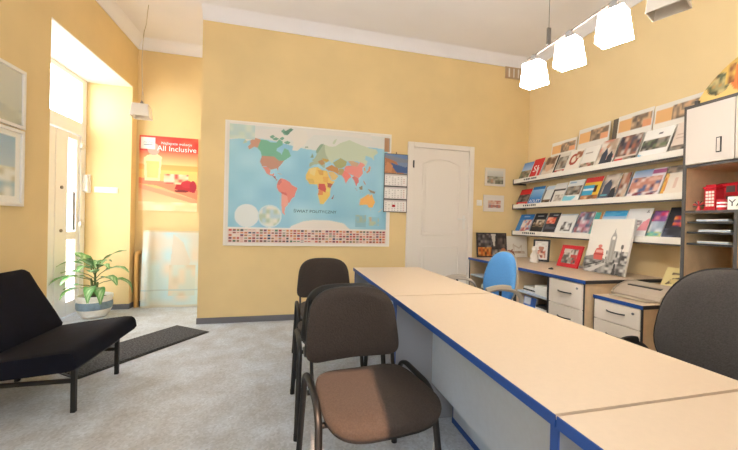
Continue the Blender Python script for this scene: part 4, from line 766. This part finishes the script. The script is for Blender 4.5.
# red souvenirs in the open compartment
SZ = 1.291
t = empty('phone_box_tin', (BX+.10, BY1-.125, SZ), R(-8), 'small red telephone box souvenir in the bookcase', 'souvenir')
B().box(-.04, .04, -.04, .04, 0, .012).box(-.034, .034, -.034, .034, .012, .15).box(-.04, .04, -.04, .04, .15, .164).box(-.03, .03, -.03, .03, .164, .176).build('body', 'red_gloss', t, bevel=.003)
for i in range(3):
    for j in range(5): B().box(-.0355, -.034, -.026+i*.018, -.012+i*.018, .028+j*.022, .044+j*.022).build('pane', 'lamp_glass', t)
t = empty('bus_model', (BX+.26, BY1-.19, SZ), R(-14), 'large red double-decker bus model at the back of the bookcase compartment', 'model bus')
B().box(-.05, .05, -.15, .15, .02, .20).build('body', 'red_gloss', t, bevel=.02)
for i in range(4):
    for z in (.06, .13): B().box(-.052, -.050, -.13+i*.068, -.075+i*.068, z, z+.045).build('window', 'dark_grey', t)
for y in (-.09, .09): B().tube([(-.053, y, .024), (.053, y, .024)], .024, 16).build('wheel', 'black_plastic', t, smooth=True)
t = empty('mug', (BX+.05, BY1-.195, SZ), 0, 'small red and white patterned mug in the bookcase', 'mug')
B().lathe([(.022, 0), (.024, .004), (.024, .07), (.021, .07), (.02, .008), (0, .006)], 20).build('body', 'red_gloss', t, smooth=True)
B().lathe([(.0245, .018), (.0245, .03)], 20).lathe([(.0245, .042), (.0245, .052)], 20).build('white_stripe', 'ink_white', t, smooth=True)
B().tube([(0, -.022, .055), (0, -.042, .05), (0, -.042, .025), (0, -.022, .018)], .004, 8).build('handle', 'red_gloss', t, smooth=True)
o = tag(B().box(0, .09, 0, .02, 0, .085).build('letter_block', 'paper', loc=(BX+.04, BY1-.228, SZ+.0), rot=(0, 0, -PI/2), bevel=.003), 'white block with black letters beside the red mug', 'ornament'); text('YA', .062, 'ink_black', o, (.045, -.001, .042))
t = empty('wire_ornament', (BX+.06, BY1-.065, SZ), 0, 'small red and dark spiked ornament beside the telephone box', 'ornament')
for k in range(7): a = -.2+k*.55; B().tube([(0, 0, .035), (.0, .035*math.cos(a), .035+.034*math.sin(a))], .004, 6).build('spike', 'red_gloss' if k % 2 else 'edge_black', t)
B().lathe([(.012, 0), (.014, .004), (.006, .03), (.004, .04)], 10).build('foot', 'red_gloss', t)
# big painted fan / plate on top
N = 28; cv = Canvas(80, 44, 'd9b35a').g(0, 0, 1, 1, 'e3c078', 'cda552').p(.06, .10, .28, .62, ['5a5f40', '7f7a54', '9f9568', '4a4a34', 'c2ae78', 'b98f52'], 8, 7, ((cv_ := Canvas(80, 44, '000000')).X-.18)**2/.010+(cv_.Y-.36)**2/.07 < 1).e(.42, .42, .14, .40, 'e8793f').p(.34, .2, .5, .75, ['e8693a', 'f09050', 'd85a34'], 4, 4).p(.24, .3, .31, .75, ['b98a4a', '8a5a34', 'd9b35a'], 2, 4).e(.75, .4, .12, .3, '8f9a5a')
def fanmesh():
    Wf, Hf, nx, ny = .62, .285, 80, 44; vs, fs, cs = [], [], []
    for j in range(ny):
        for i in range(nx):
            u, v = i/(nx-1), j/(ny-1); a = PI-PI*u; r = .015+v
            x = Wf/2*(1+(2*u-1)); top_ = Hf*math.sin(PI*min(.999, max(.001, u)))**.72
            vs.append((x, 0, top_*v)); uu, vv = u, top_*v/Hf
            cs.append((*cv.a[min(43, int(vv*43.9)), min(79, int(uu*79.9))], 1))
    n0 = len(vs); vs += [(x, .008, z) for x, y, z in vs]; cs += [(*lin('b9924a'), 1)]*n0
    for j in range(ny-1):
        for i in range(nx-1): a = j*nx+i; fs += [(a, a+1, a+nx+1, a+nx), (n0+a, n0+a+nx, n0+a+nx+1, n0+a+1)]
    for i in range(nx-1): a = (ny-1)*nx+i; fs += [(a, a+1, n0+a+1, n0+a), (i+1, i, n0+i, n0+i+1)]
    me = bpy.data.meshes.new('painted_fan'); me.from_pydata(vs, [], fs); me.materials.append(MATS['print'])
    at = me.color_attributes.new('print', 'FLOAT_COLOR', 'POINT'); at.data.foreach_set('color', np.array(cs, np.float32).ravel()); return me
t = empty('painted_fan', (2.765, 1.70, BT+.012), -PI/2, 'golden painted fan with flowers standing on top of the bookcase', 'fan')
o = bpy.data.objects.new('fan_leaf', fanmesh()); COL.objects.link(o); o.parent = t; o.rotation_euler = (R(-8), 0, 0)
for x in (.0, .58): B().box(x, x+.02, -.02, .04, -.011, .022).build('stand_foot', 'dark_grey', t)

# ------------------------------------------------------------------ hanging bar lamp with four glass shades
LX, LZ2 = 1.51, 2.13
t = empty('bar_lamp', (LX, 1.40, LZ2), 0, 'hanging bar lamp with square glass shades over the desks', 'lamp')
B().tube([(0, .47, .125), (0, -.60, .125)], .006, 8).build('bar', mat('bar_bronze', '5c5048', .5), t, smooth=True)
for y in (.29, -.42):
    B().box(-.012, .012, y-.006, y+.006, .131, .235).build('bracket', 'steel', t, bevel=.002)
    B().tube([(0, y, .235), (0, y, ZC-LZ2)], .002, 6).build('suspension_wire', 'steel', t)
for y, lit, yawd in ((.40, 1, 25), (.13, 1, 25), (-.13, 1, 25), (-.365, 0, 25)):
    s_ = shade(.064, .050, .140).build('shade', 'lamp_lit' if lit else 'lamp_glass', t, loc=(0, y, -.070), rot=(0, R(-6), R(yawd)), bevel=.010)
    B().lathe([(.020, .150), (.020, .18), (.008, .192)], 12).build('socket', 'chrome', s_, smooth=True)
    if not lit: B().lathe([(.005, .05), (.03, .07), (.035, .10), (.02, .14), (.012, .18)], 14).build('bulb', 'amber_glass', s_, smooth=True)
